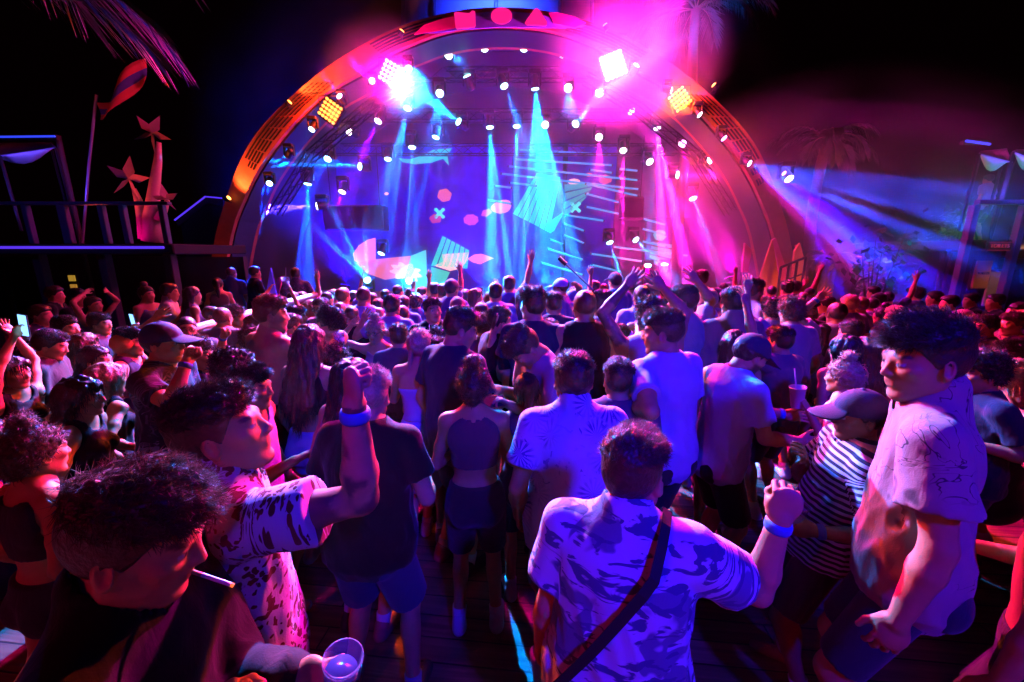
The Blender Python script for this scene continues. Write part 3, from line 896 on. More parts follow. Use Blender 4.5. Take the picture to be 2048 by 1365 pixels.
def hand_mesh(wr, fd, pn, side, pose, vox, sc):
    z = norm(fd); y = norm(pn - z * np.dot(pn, z)); x = np.cross(z, y) * side      # x = thumb side
    curls = {'relax': (22, 28, 18, 4), 'fist': (78, 96, 62, 2), 'flat': (4, 5, 4, 2), 'open': (10, 12, 8, 11), 'hold': (42, 48, 34, 3), 'point': (75, 92, 60, 2), 'v': (75, 92, 60, 4), 'phone': (34, 40, 30, 3)}[pose]
    o = np.asarray(wr) - z * .005
    L = lambda a, b, c_: o + (x * a + y * b + z * c_) * sc
    F = Field(np.asarray(wr) - .22 * sc, np.asarray(wr) + .22 * sc, vox)
    M = np.stack((x, y, z), 1)
    g = sc
    F.cone(L(0, 0, -.05), L(0, 0, .012), .0285 * g, .027 * g, .01)
    F.ell(L(-.002, 0, .055), (.040 * g, .0165 * g, .050 * g), M, .015)
    F.cone(L(.022, .006, .02), L(.030, .010, .045), .017 * g, .014 * g, .012)
    tips = []
    for i, (bx, ln, rd) in enumerate(((.028, .074, .0088), (.0095, .082, .009), (-.0095, .076, .0086), (-.027, .060, .0076))):
        a = curls[:3]; sp = curls[3] * (1.5 - i)
        if (pose == 'point' and i == 0) or (pose == 'v' and i < 2): a = (4, 5, 4); sp = 10 * (.5 - i) if pose == 'v' else 0
        a = [k * (1 + .06 * (i - 1.5)) for k in a]
        p = L(bx, 0.0, .088 - .004 * abs(i - 1.2)); ang = 0
        r0 = rd * g
        for j, fr in enumerate((.45, .31, .24)):
            ang += a[j]; ca, sa = math.cos(R(ang)), math.sin(R(ang)); cs, sn = math.cos(R(sp)), math.sin(R(sp))
            d = x * sn * ca + y * sa + z * ca * cs
            q = p + d * ln * fr * g
            F.cone(p, q, r0, r0 * .93, .0025); r0 *= .93; p = q
        tips.append(p)
    if pose in ('fist', 'point', 'v'): th = (L(.030, .012, .035), L(.036, .034, .062), L(.012, .044, .078))
    elif pose in ('hold', 'phone'): th = (L(.030, .012, .035), L(.046, .034, .064), L(.036, .052, .088))
    else: th = (L(.030, .010, .032), L(.054, .020, .066), L(.062, .024, .094))
    F.cone(th[0], th[1], .0135 * g, .0105 * g, .008); F.cone(th[1], th[2], .0105 * g, .0085 * g, .004)
    return F.mesh()
# ------------------------------------------------------------------ world, air, ground
w = bpy.data.worlds.new('World'); scene.world = w; w.use_nodes = True
bg = w.node_tree.nodes['Background']
bg.inputs['Color'].default_value = (.35, .02, .10, 1); bg.inputs['Strength'].default_value = .0022
cy = scene.cycles
cy.use_denoising = True
cy.max_bounces = 4; cy.diffuse_bounces = 2; cy.glossy_bounces = 2; cy.transmission_bounces = 4; cy.transparent_max_bounces = 8; cy.volume_bounces = 0
cy.sample_clamp_indirect = 3.0; cy.caustics_reflective = False; cy.caustics_refractive = False
cy.use_light_tree = True
vs = scene.view_settings
vs.view_transform = 'Standard'; vs.look = 'None'; vs.gamma = 1; vs.use_curve_mapping = False; vs.exposure = 0.0

def smoke(name, c, rad, d, aniso=.3, lowk=.35):
    m = bpy.data.materials.new(name); m.use_nodes = True; nt = m.node_tree
    for n in list(nt.nodes): nt.nodes.remove(n)
    out = N(nt, 'ShaderNodeOutputMaterial'); v = N(nt, 'ShaderNodeVolumePrincipled')
    v.inputs['Color'].default_value = (.92, .92, .92, 1); v.inputs['Density'].default_value = d; v.inputs['Anisotropy'].default_value = aniso
    nt.links.new(v.outputs[0], out.inputs['Volume'])
    tc = N(nt, 'ShaderNodeTexCoord'); mp = N(nt, 'ShaderNodeMapping'); mp.inputs['Scale'].default_value = (1 / rad[0], 1 / rad[1], 1 / rad[2]); nt.links.new(tc.outputs['Object'], mp.inputs['Vector'])
    g = N(nt, 'ShaderNodeTexGradient', gradient_type='SPHERICAL'); nt.links.new(mp.outputs['Vector'], g.inputs['Vector'])
    fr = N(nt, 'ShaderNodeMapRange', interpolation_type='SMOOTHSTEP'); fr.inputs['From Max'].default_value = .55; nt.links.new(g.outputs['Fac'], fr.inputs['Value'])
    nz = N(nt, 'ShaderNodeTexNoise', i_Scale=.55, i_Detail=2.0, i_Distortion=.7); nt.links.new(tc.outputs['Object'], nz.inputs['Vector'])
    nr = N(nt, 'ShaderNodeMapRange'); nr.inputs['From Min'].default_value = .3; nr.inputs['From Max'].default_value = .7; nr.inputs['To Min'].default_value = lowk; nr.inputs['To Max'].default_value = 2 - lowk; nt.links.new(nz.outputs['Fac'], nr.inputs['Value'])
    m1 = N(nt, 'ShaderNodeMath', operation='MULTIPLY'); nt.links.new(fr.outputs[0], m1.inputs[0]); nt.links.new(nr.outputs[0], m1.inputs[1])
    m2 = N(nt, 'ShaderNodeMath', operation='MULTIPLY'); nt.links.new(m1.outputs[0], m2.inputs[0]); m2.inputs[1].default_value = d; nt.links.new(m2.outputs[0], v.inputs['Density'])
    V = []; F = []; n1, n2 = 24, 16
    for i in range(n2 + 1):
        t = math.pi * i / n2
        for j in range(n1):
            p = 2 * math.pi * j / n1; V.append((rad[0] * math.sin(t) * math.cos(p), rad[1] * math.sin(t) * math.sin(p), rad[2] * math.cos(t)))
    for i in range(n2):
        for j in range(n1): F.append((i * n1 + j, (i + 1) * n1 + j, (i + 1) * n1 + (j + 1) % n1, i * n1 + (j + 1) % n1))
    o = MB().add(np.array(V), F).build(name, m, None, True); o.location = tuple(c)
    me = o.data; bm = __import__('bmesh').new(); bm.from_mesh(me); __import__('bmesh').ops.remove_doubles(bm, verts=bm.verts, dist=1e-4); bm.to_mesh(me); bm.free()
    tag(o, kind='stuff'); return o
SMOKE_D = .075
smoke('stage_smoke', (-.25, 13.5, 3.2), (10.5, 3.9, 8.6), SMOKE_D)
smoke('halo_smoke', at(1262, 118, 10.0), (2.3, 1.5, 1.7), .16, .2, .2)  # extra smoke added round the white strobe to catch a pink halo
smoke('halo_smoke', at(770, 150, 10.1), (1.5, 1.2, 1.2), .09, .2, .3)  # smaller added smoke, gives the left pink strobe its halo
smoke('smoke_plume', (6.9, 8.8, 2.6), (4.9, 2.8, 3.2), .07, .3, .0)
cy.volume_step_rate = 1.0; cy.volume_max_steps = 48

def deck_mat():
    m, nt, b = nodes_of('deck_planks')
    tc = N(nt, 'ShaderNodeTexCoord')
    mp = N(nt, 'ShaderNodeMapping'); mp.inputs['Rotation'].default_value = (0, 0, R(6)); nt.links.new(tc.outputs['Object'], mp.inputs['Vector'])
    br = N(nt, 'ShaderNodeTexBrick', offset=.5); br.inputs['Scale'].default_value = 1.0
    br.inputs['Brick Width'].default_value = 2.6; br.inputs['Row Height'].default_value = .145; br.inputs['Mortar Size'].default_value = .006; br.inputs['Mortar Smooth'].default_value = .3
    br.inputs['Color1'].default_value = (.16, .085, .045, 1); br.inputs['Color2'].default_value = (.26, .15, .085, 1); br.inputs['Mortar'].default_value = (.01, .008, .006, 1)
    nt.links.new(mp.outputs['Vector'], br.inputs['Vector'])
    m2 = N(nt, 'ShaderNodeMapping'); m2.inputs['Scale'].default_value = (1.5, 38, 1); nt.links.new(mp.outputs['Vector'], m2.inputs['Vector'])
    nz = N(nt, 'ShaderNodeTexNoise', i_Scale=1.0, i_Detail=5.0, i_Distortion=.6); nt.links.new(m2.outputs['Vector'], nz.inputs['Vector'])
    mx = N(nt, 'ShaderNodeMix', data_type='RGBA', blend_type='MULTIPLY'); mx.inputs['Factor'].default_value = .75
    cr = N(nt, 'ShaderNodeMapRange'); cr.inputs['From Min'].default_value = .3; cr.inputs['From Max'].default_value = .7; cr.inputs['To Min'].default_value = .35; cr.inputs['To Max'].default_value = 1.2
    nt.links.new(nz.outputs['Fac'], cr.inputs['Value']); nt.links.new(br.outputs['Color'], mx.inputs['A']); nt.links.new(cr.outputs['Result'], mx.inputs['B'])
    nt.links.new(mx.outputs['Result'], b.inputs['Base Color'])
    n3 = N(nt, 'ShaderNodeTexNoise', i_Scale=2.2, i_Detail=4.0); nt.links.new(tc.outputs['Object'], n3.inputs['Vector'])
    rr = N(nt, 'ShaderNodeMapRange'); rr.inputs['From Min'].default_value = .35; rr.inputs['From Max'].default_value = .65; rr.inputs['To Min'].default_value = .28; rr.inputs['To Max'].default_value = .55
    nt.links.new(n3.outputs['Fac'], rr.inputs['Value']); nt.links.new(rr.outputs['Result'], b.inputs['Roughness'])
    bp = N(nt, 'ShaderNodeBump', i_Strength=.6, i_Distance=.008)
    ad = N(nt, 'ShaderNodeMath', operation='SUBTRACT'); nt.links.new(nz.outputs['Fac'], ad.inputs[0]); nt.links.new(br.outputs['Fac'], ad.inputs[1])
    nt.links.new(ad.outputs[0], bp.inputs['Height']); nt.links.new(bp.outputs['Normal'], b.inputs['Normal'])
    return m
gr = MB().add([(-200, -60, -.06), (200, -60, -.06), (200, 300, -.06), (-200, 300, -.06)], [(0, 1, 2, 3)]).build('ground', plain('dark_ground', (.03, .028, .026), .9, bump=.4))
tag(gr, kind='structure')
fl = MB().box((0, 4.0, -.027), (36, 26, .054)).build('dance_floor', deck_mat())
tag(fl, kind='structure')

BLK = plain('black_metal', (.02, .02, .022), .45, .6)
DARK = plain('dark_wood', (.035, .028, .025), .8, bump=.3)

# ------------------------------------------------------------------ lamps
def lamp(name, kind, loc, energy, color, parent=None, target=None, size=30, blend=.3, radius=.08):
    l = bpy.data.lights.new(name, kind); l.energy = energy; l.color = color
    if kind == 'SPOT':
        l.spot_size = R(size); l.spot_blend = blend; l.shadow_soft_size = radius
    elif kind == 'AREA': l.size = radius
    else: l.shadow_soft_size = radius
    o = bpy.data.objects.new(name, l); COL.objects.link(o)
    o.location = tuple(loc)
    if target is not None:
        d = Vector(np.asarray(target) - np.asarray(loc)); o.rotation_euler = d.to_track_quat('-Z', 'Y').to_euler()
    if parent is not None: o.parent = parent
    return o

def gobo(o, half, seed, dots=1.5, soft=.12):
    """break a spot into several pencil beams, as a gobo wheel does"""
    l = o.data; l.use_nodes = True; nt = l.node_tree; em = nt.nodes['Emission']
    tc = N(nt, 'ShaderNodeTexCoord'); sp = N(nt, 'ShaderNodeSeparateXYZ'); nt.links.new(tc.outputs['Normal'], sp.inputs[0])
    dx = N(nt, 'ShaderNodeMath', operation='DIVIDE'); dy = N(nt, 'ShaderNodeMath', operation='DIVIDE')
    for d, k in ((dx, 'X'), (dy, 'Y')): nt.links.new(sp.outputs[k], d.inputs[0]); nt.links.new(sp.outputs['Z'], d.inputs[1])
    cb = N(nt, 'ShaderNodeCombineXYZ'); nt.links.new(dx.outputs[0], cb.inputs[0]); nt.links.new(dy.outputs[0], cb.inputs[1]); cb.inputs[2].default_value = seed * 1.37
    v = N(nt, 'ShaderNodeTexVoronoi', i_Scale=dots / math.tan(R(half)), i_Randomness=.75); nt.links.new(cb.outputs[0], v.inputs['Vector'])
    mr = N(nt, 'ShaderNodeMapRange', interpolation_type='SMOOTHSTEP'); mr.inputs['From Min'].default_value = .36 + soft; mr.inputs['From Max'].default_value = .30 - soft; mr.inputs['To Min'].default_value = .0; mr.inputs['To Max'].default_value = 1.0
    nt.links.new(v.outputs['Distance'], mr.inputs['Value']); nt.links.new(mr.outputs[0], em.inputs['Strength'])

# ------------------------------------------------------------------ stage
YA = 10.5
stage = empty('stage_platform', (at(1003, 600, 12)[0], 12.6, 0)); tag(stage, 'low dark stage platform filling the width under the lit arch', 'stage')
MB().box((0, 0, .45), (13.6, 3.9, .9), bev=.02).build('deck', plain('stage_deck', (.03, .03, .035), .5), stage)
MB().box((0, -1.99, .45), (13.5, .06, .8), bev=.01).build('front_skirt', plain('stage_skirt', (.02, .02, .03), .9), stage)

outL = [(400, 690), (410, 600), (431, 470), (455, 389), (479, 324), (514, 265), (572, 203), (658, 131), (744, 79), (803, 52), (850, 37), (910, 23), (955, 17), (1003, 15)]
innL = [(428, 690), (440, 600), (462, 470), (486, 403), (514, 344), (565, 272), (638, 196), (720, 147), (779, 107), (830, 85), (870, 70), (910, 60), (955, 54), (1003, 52)]
x0 = at(1003, 100, YA)[0]
def arch_pts(L):
    P = np.array([at(a, b, YA) for a, b in L]); P[0, 2] = 0
    Q = P[:-1][::-1].copy(); Q[:, 0] = 2 * x0 - Q[:, 0]
    return np.vstack((P, Q))
AO, AI = arch_pts(outL), arch_pts(innL)
ARCHC = np.array((x0, YA, 0))
arch = empty('stage_arch', ARCHC); tag(arch, 'huge semicircular orange stage arch with perforated panels spanning the whole stage', 'arch')
def subdiv(P, k=3):
    n = len(P); t = np.linspace(0, n - 1, (n - 1) * k + 1); out = []
    for v in t:
        i = min(int(v), n - 2); f_ = v - i
        p0, p1, p2, p3 = P[max(i - 1, 0)], P[i], P[i + 1], P[min(i + 2, n - 1)]
        out.append(.5 * ((2 * p1) + (-p0 + p2) * f_ + (2 * p0 - 5 * p1 + 4 * p2 - p3) * f_ ** 2 + (-p0 + 3 * p1 - 3 * p2 + p3) * f_ ** 3))
    return np.array(out)
AO, AI = subdiv(AO), subdiv(AI)
def ring_solid(A, B, y0, y1):
    n = len(A); V = []
    for P, y in ((A, y0), (B, y0), (B, y1), (A, y1)):
        Q = P.copy(); Q[:, 1] = y; V.append(Q)
    V = np.vstack(V) - ARCHC; F = []
    for i in range(n - 1):
        for a in range(4):
            b = (a + 1) % 4
            F.append((a * n + i, a * n + i + 1, b * n + i + 1, b * n + i))
    return V, F
arch_m = plain('arch_timber', (.30, .09, .045), .7, bump=.35, bscale=9, var=.3)
V, F = ring_solid(AO, AI, YA, YA + 1.1); MB().add(V, F).build('arch_rib', arch_m, arch)
mid = AI.copy(); mid2 = AI * 1.10 - AO * .10
V, F = ring_solid(mid, mid2, YA + .12, YA + .9); MB().add(V, F).build('inner_trim', plain('arch_trim', (.02, .015, .03), .5), arch)
PERF = plain('perforation_dark', (.01, .008, .008), .9)
def on_arch(i, t): return AO[i] * (1 - t) + AI[i] * t - ARCHC
hol = None
def flush(h):
    if h is not None and h.n > 160: h.build('perforated_panel', PERF, arch)
for i in list(range(5, len(AO) // 2 - 7)) + list(range(len(AO) // 2 + 8, len(AO) - 5)):
    blk = (i // 4) % 3
    if i % 4 == 0 or hol is None: flush(hol); hol = MB()
    if blk == 2: continue
    d = norm(AO[i + 1] - AO[i - 1]); n_ = norm(AO[i] - AI[i]); ln = np.linalg.norm(AO[min(i + 1, len(AO) - 1)] - AO[i])
    for s in (.15, .4, .65, .9):
        for t in np.linspace(.2, .8, 5):
            if 12 < i < len(AO) - 13 or (int(s * 10) % 3 == 0 and t > .4):
                hol.box(on_arch(i, t) + d * (s - .5) * ln + np.array((0, -.012, 0)), (.085, .02, .035), np.stack((d, np.array((0, 1., 0)), n_), 1))
flush(hol)
# sign band at the crown
sig = MB(); pinkm = glow('sign_pink', (1.0, .01, .22), 1.1)
def sh(px, py, dy=.05): p = at(px, py, YA - dy) - ARCHC; return p
bandm = plain('sign_band', (.2, .2, .6), .6)
sb = MB(); up_ = [(830, 68), (880, 42), (930, 28), (1003, 22), (1075, 28), (1125, 42), (1172, 52)]; dn_ = [(1150, 56), (1090, 56), (1003, 54), (915, 60), (870, 66)]
sb.prism([at(a, b, YA - .03) - ARCHC for a, b in up_ + dn_], (0, .025, 0)).build('sign_band', bandm, arch)
for nm, pts in (('sign_tip', [(828, 69), (848, 50), (880, 39), (907, 33), (912, 56), (870, 63)]), ('sign_tip', [(1172, 46), (1150, 34), (1115, 25), (1098, 26), (1108, 47), (1150, 55)])):
    MB().prism([sh(a, b, .045) for a, b in pts], (0, .03, 0)).build(nm, plain('sign_tip_red', (.75, .03, .22), .5), arch)
MB().prism([sh(a, b, .08) for a, b in [(908, 26), (912, 24), (938, 27), (945, 21), (950, 23), (951, 50), (948, 54), (914, 57), (911, 53)]], (0, .05, 0)).build('sign_square', pinkm, arch)
MB().prism([sh(1003 + 21 * math.cos(t), 31 + 16 * math.sin(t), .08) for t in np.linspace(0, 2 * math.pi, 33)[:-1]], (0, .05, 0)).build('sign_circle', pinkm, arch)
MB().prism([sh(a, b, .08) for a, b in [(1050, 45), (1053, 40), (1069, 18), (1073, 16), (1078, 19), (1094, 44), (1094, 49), (1090, 51), (1054, 49)]], (0, .05, 0)).build('sign_triangle', pinkm, arch)
# warm lamps on the arch
UP = [(455, 398, 'low on the left leg of the arch'), (577, 207, 'halfway up the left side of the arch'), (1430, 173, 'high on the right side of the arch'), (1571, 349, 'low on the right side of the arch'), (418, 655, 'at the foot of the left leg of the arch'), (802, 66, 'at the left end of the crown sign'), (1212, 54, 'at the right end of the crown sign')]
warm = glow('warm_lamp', (1.0, .32, .05), 9)
for k, (a, b, ph) in enumerate(UP):
    p = at(a, b, YA - .12); e = empty('arch_uplight', p); tag(e, 'small amber uplight ' + ph, 'uplight', 'amber uplights on the arch')
    dirv = norm(np.array((x0 - p[0], 0, 3.2 - p[2])) * -.0 + np.array(((x0 - p[0]) * .25, -.05, 1.0)))
    MB().lathe((0, 0, 0), dirv, [(.05, -.07), (.06, -.06), (.065, .03), (.055, .035)], 14).build('housing', BLK, e)
    MB().lathe((0, 0, 0), dirv, [(.05, .036), (.052, .05), (.02, .06)], 14).build('lens', warm, e)
    MB().tube([np.array((0, 0, -.05)), np.array((0, .13, -.08))], .018).build('bracket', BLK, e)
    if k < 5: lamp('lamp', 'SPOT', dirv * .12 + np.array((0, -.22, 0)), 15 if k in (2, 3) else 480, (1, .05, .05) if k in (2, 3) else (1, .13, .03), e, dirv * .12 + np.array((dirv[0], .02, 1)), 95, .6, .05)

# back wall and LED screens
YW = 14.2
def polyz(pts, Y, ext, o):
    return [at(a, b, Y) - o for a, b in pts], ext
wallm = plain('stage_backdrop', (.07, .07, .11), .85)
wl = MB().prism([np.array((p[0], YW + .15, p[2])) - np.array((x0, YW + .15, 0)) for p in AO], (0, .2, 0)).build('backdrop_wall', wallm); wl.location = (x0, YW + .15, 0)
tag(wl, 'dark arched backdrop wall closing the back of the stage behind the screens', 'wall')
V, F = ring_solid(AO * .97 + ARCHC * .03, AI * .35 + AO * .65, YA + 1.12, YW + .14)
vt = MB().add(V, F).build('stage_vault', plain('vault_cloth', (.02, .02, .035), .9, bump=.3, bscale=5)); vt.location = tuple(ARCHC)
tag(vt, 'barrel vault roof of the stage running back from the arch to the screens', 'roof')
bd = empty('crown_board', at(995, 30, 11.75)); tag(bd, 'tall blue lit board standing behind the crown of the arch', 'board')
o_ = at(995, 30, 11.75)
MB().prism([at(a_, b_, 11.75) - o_ for a_, b_ in ((804, -60), (1186, -60), (1186, 62), (1100, 70), (1000, 66), (900, 72), (804, 78))], (0, .1, 0)).build('panel', plain('board_paint', (.25, .28, .5), .8), bd)
for xx in (806, 868, 992, 1120, 1184): MB().tube([at(xx, -60, 11.70) - o_, at(xx, 66, 11.70) - o_], .05, 8).build('batten', plain('batten', (.12, .14, .3), .7), bd)
lamp('lamp', 'SPOT', at(995, -40, 10.6) - o_, 1500, (.02, .05, 1), bd, at(995, 40, 11.8) - o_, 120, .8, .2)  # lamp added out of view, without a fixture, to light the board blue
def led_mat(base, s):
    m, nt, b = nodes_of('led_surface')
    b.inputs['Base Color'].default_value = (.01, .01, .015, 1); b.inputs['Roughness'].default_value = .4
    tc = N(nt, 'ShaderNodeTexCoord'); nz = N(nt, 'ShaderNodeTexNoise', i_Scale=.9, i_Detail=2.0, i_Distortion=1.2); nt.links.new(tc.outputs['Object'], nz.inputs['Vector'])
    cr = N(nt, 'ShaderNodeValToRGB'); e = cr.color_ramp.elements
    e[0].position = .3; e[0].color = (base[0] * .2, base[1] * .2, base[2] * .25, 1); e[1].position = .7; e[1].color = rgb(base)
    nt.links.new(nz.outputs['Fac'], cr.inputs['Fac']); nt.links.new(cr.outputs['Color'], b.inputs['Emission Color'])
    b.inputs['Emission Strength'].default_value = s
    m.cycles.emission_sampling = 'NONE'
    return m
def screen(label, box, Y, base, s, shapes):
    xa, ya, xb, yb = box
    p0, p1 = at(xa, yb, Y), at(xb, ya, Y); c = (p0 + p1) / 2
    e = empty('led_screen', (c[0], Y, p0[2])); tag(e, label, 'screen')
    o = np.array((c[0], Y, p0[2])); W_, H_ = p1[0] - p0[0], p1[2] - p0[2]
    MB().box((0, .07, H_ / 2), (W_ + .06, .1, H_ + .06), bev=.015).build('frame', BLK, e)
    MB().box((0, .008, H_ / 2), (W_, .016, H_), bev=.003).build('display', led_mat(base, s), e)
    for nm, pts, col, st in shapes:
        P = [at(a, b, Y - .012) - o for a, b in pts]
        MB().prism(P, (0, .008, 0)).build(nm, glow('led_' + nm, col, st), e)
def blob(cx, cy, rx, ry, k=0, amp=.12, n=26, rot=0):
    out = []
    for t in np.linspace(0, 2 * math.pi, n + 1)[:-1]:
        q = 1 + amp * math.sin(k * t + cx); x, y = rx * q * math.cos(t), ry * q * math.sin(t)
        out.append((cx + x * math.cos(rot) - y * math.sin(rot), cy + x * math.sin(rot) + y * math.cos(rot)))
    return out
def xflower(cx, cy, r):
    out = []
    for k in range(4):
        a = math.pi / 4 + k * math.pi / 2
        for da, q in ((-.55, .42), (-.30, .95), (0, 1.08), (.30, .95), (.55, .42)): out.append((cx + r * q * math.cos(a + da), cy + r * q * math.sin(a + da)))
    return out
CY_ = (.0, .85, .80); PK = (1.0, .16, .30); OR = (1.0, .20, .06); PW = (1.0, .45, .50)
def stripes(poly_of, n, gap=.18):
    out = []
    for i in range(n): out.append(poly_of(i / n, (i + 1 - gap) / n))
    return out
left_sh = [('shell', [(751, 476), (735, 480), (718, 491), (706, 508), (709, 522), (722, 530), (751, 520)], OR, 1.3),
           ('keel', [(712, 527), (751, 519), (822, 512), (822, 552), (770, 560), (735, 548)], PK, 1.0),
           ('plume', blob(812, 545, 30, 17, 9, .16, 54, .25), PW, 1.6),
           ('fin', [(822, 512), (852, 500), (855, 585), (800, 585)], (.1, .75, .9), 1.0),
           ('whale', [(797, 317), (820, 319), (843, 312), (866, 300), (903, 297), (895, 312), (898, 332), (886, 318), (862, 326), (830, 329), (805, 325)], CY_, .75),
           ('ember', blob(773, 388, 4, 2.6), OR, 2)]
mid_sh = [('petal_stripe', p, CY_, .95) for p in stripes(lambda a, b: [(862 + 75 * a, 532 + 6 * a), (862 + 75 * b, 532 + 6 * b), (885 + 55 * b, 472 + 30 * b), (885 + 55 * a, 472 + 30 * a)], 6)] + [
           ('tail', [(862, 534), (900, 545), (880, 585), (862, 585)], (.05, .8, .75), .9),
           ('wing', [(884, 509), (938, 505), (934, 522), (922, 538), (900, 542), (868, 532), (886, 524)], PW, 1.7),
           ('lips', [(935, 518), (948, 510), (962, 508), (975, 512), (988, 517), (975, 522), (960, 529), (945, 525)], PK, 1.5),
           ('shell', blob(889, 391, 14, 13, 6, .06), (1, .16, .10), .9), ('flower', xflower(879, 427, 13), (.05, .85, .9), 1.2),
           ('petal', blob(871, 438, 12, 9, 5, .1), (1, .08, .18), .6), ('rosette', blob(942, 440, 15, 11, 8, .06), (1, .09, .22), .8),
           ('pebble', blob(1003, 414, 21, 13, 3, .06, 26, -.25), (1, .30, .40), 1.2), ('pebble', blob(973, 426, 11, 7, 5, .1, 20, -.4), (1, .14, .3), .9)]
rh = [('rhombus_stripe', p, CY_, .85) for p in stripes(lambda a, b: [(1026 + 74 * a, 428 + 38 * a), (1026 + 74 * b, 428 + 38 * b), (1073 + 50 * b + (0 if b < .9 else -1), 347 + 8 * b), (1073 + 50 * a, 347 + 8 * a)], 7, .13)] + [('rhombus_tip', [(1100, 467), (1108, 462), (1125, 432), (1125, 425), (1090, 450)], CY_, .85)]
right_sh = [('panel_stripe', p, (.03, .62, .72), .7) for p in stripes(lambda a, b: [(1129, 436 - 70 * a), (1129, 436 - 70 * b), (1170 + 22 * b, 398 - 34 * b), (1170 + 22 * a, 398 - 34 * a)], 4, .2)] + [
           ('flower', xflower(1151, 415, 13), (.08, .9, .9), 1.3), ('pebble', blob(1148, 364, 14, 7), PW, 1.6), ('rosette', blob(1211, 359, 13, 9, 6, .05), (1, .12, .3), .9), ('ember', blob(1178, 350, 6, 4), PK, 1)]
low_sh = [('ribbon', p, (.03, .55, .85), .6) for p in stripes(lambda a, b: [(1297 + 8 * a, 525 - 44 * a), (1297 + 8 * b, 525 - 44 * b), (1340 + 28 * b, 540 - 50 * b), (1340 + 28 * a, 540 - 50 * a)], 5, .3)] + [('buoy', blob(1320, 471, 13, 11, 6, .05), (.05, .7, .9), .8)]
screen('large left LED screen showing an orange shell and a pink keel', (694, 288, 857, 592), YW - .3, (.01, .0, .8), .8, left_sh)
screen('LED screen left of centre showing a cyan flower above red rosettes', (859, 288, 1024, 592), YW - .3, (.03, .0, .9), .8, mid_sh)
screen('central LED screen filled with a striped cyan rhombus', (1025, 288, 1127, 592), YW - .3, (.01, .01, .8), .8, rh)
screen('narrow LED screen with a cyan four petal flower right of the rhombus', (1128, 288, 1235, 592), YW - .3, (.02, .01, .8), .8, right_sh)
screen('lower right LED screen with a faint blue buoy and ribbon', (1284, 438, 1380, 592), YW - .3, (.05, .0, .30), .4, low_sh)
bars = [(1038, 300, 1222, 310), (1031, 319, 1224, 331), (1017, 333, 1275, 361), (1003, 348, 1277, 379), (1238, 338, 1275, 342), (1172, 368, 1275, 392), (1172, 388, 1238, 405), (1172, 414, 1238, 428), (1127, 430, 1207, 442), (1127, 447, 1168, 462), (1127, 470, 1168, 487), (1100, 479, 1126, 489), (1096, 498, 1165, 520), (1083, 526, 1165, 550), (1286, 438, 1331, 450), (1284, 458, 1331, 470), (1284, 483, 1331, 494), (1227, 494, 1375, 512), (1182, 508, 1365, 535), (1184, 530, 1241, 544), (1020, 366, 1072, 372), (1180, 340, 1224, 346), (990, 372, 1022, 376), (975, 400, 1022, 408), (1196, 590, 1226, 592)]
barlab = ['top light bar above the central screen', 'second light bar from the top above the central screen', 'long light bar crossing over the striped rhombus', 'longest light bar, just above the rhombus', 'short light bar at the upper right end of the bars', 'light bar right of the narrow screen flower', 'light bar level with the red rosette', 'light bar right of the four petal flower', 'light bar under the four petal flower', 'short light bar under the narrow screen', 'lower short light bar under the narrow screen', 'tiny light bar below the rhombus tip', 'light bar low under the rhombus', 'lowest light bar under the rhombus', 'top light bar of the lower right screen', 'second light bar of the lower right screen', 'third light bar of the lower right screen', 'long light bar crossing the lower right screen', 'longest light bar near the lower right screen foot', 'short light bar left of the lower right screen foot', 'light bar just left of the rhombus top', 'short light bar between the rhombus and the magenta glow', 'tiny light bar left of the rhombus top', 'light bar left of the rhombus beside the pink pebble', 'small bright bar on the stage edge']
barm = glow('led_bar', (.01, .45, 1.0), .9)
for (a, b, c_, d), lb in zip(bars, barlab):
    p, q = at(a, b, YW - .55), at(c_, d, YW - .55); e = empty('light_bar', (p + q) / 2); tag(e, 'slim blue ' + lb, 'light bar', 'slim blue light bars on the stage back')
    o = (p + q) / 2; dv = norm(q - p)
    MB().tube([p - o, q - o], .030, 8).build('tube', barm, e)
    MB().tube([p - o + (0, .045, 0), q - o + (0, .045, 0)], .03, 6).build('housing', BLK, e)
    MB().tube([p - o - dv * .03, p - o + dv * .01], .036, 8).build('end_cap', BLK, e); MB().tube([q - o - dv * .01, q - o + dv * .03], .036, 8).build('end_cap', BLK, e)

# trusses
def truss(name, a, b, label, sz=.28):
    a, b = np.asarray(a, float), np.asarray(b, float); e = empty(name, (a + b) / 2); tag(e, label, 'truss'); o = (a + b) / 2
    d = norm(b - a); x, y, _ = basis(d); k = MB(); L = np.linalg.norm(b - a); br_ = MB()
    cs = [(x * i + y * j) * sz / 2 for i, j in ((1, 1), (-1, 1), (-1, -1), (1, -1))]
    for c in cs: k.tube([a - o + c, b - o + c], .022, 6)
    k.build('chord', BLK, e); n = int(L / .35)
    for i in range(n):
        for j in range(4):
            p, q = cs[j], cs[(j + 1) % 4]
            br_.tube([a - o + d * (i / n * L) + (p if i % 2 else q), a - o + d * ((i + 1) / n * L) + (q if i % 2 else p)], .01, 5)
    br_.build('lacing', BLK, e)
for yv, py, xa, xb, ph in ((11.9, 86, 830, 1250, 'front lighting truss just under the crown of the arch'), (12.6, 150, 760, 1300, 'second lighting truss behind the crown'), (13.2, 232, 650, 1420, 'third lighting truss across the upper stage'), (13.5, 300, 560, 1500, 'rear lighting truss above the screens')):
    truss('lighting_truss', at(xa, py, yv), at(xb, py, yv), ph)
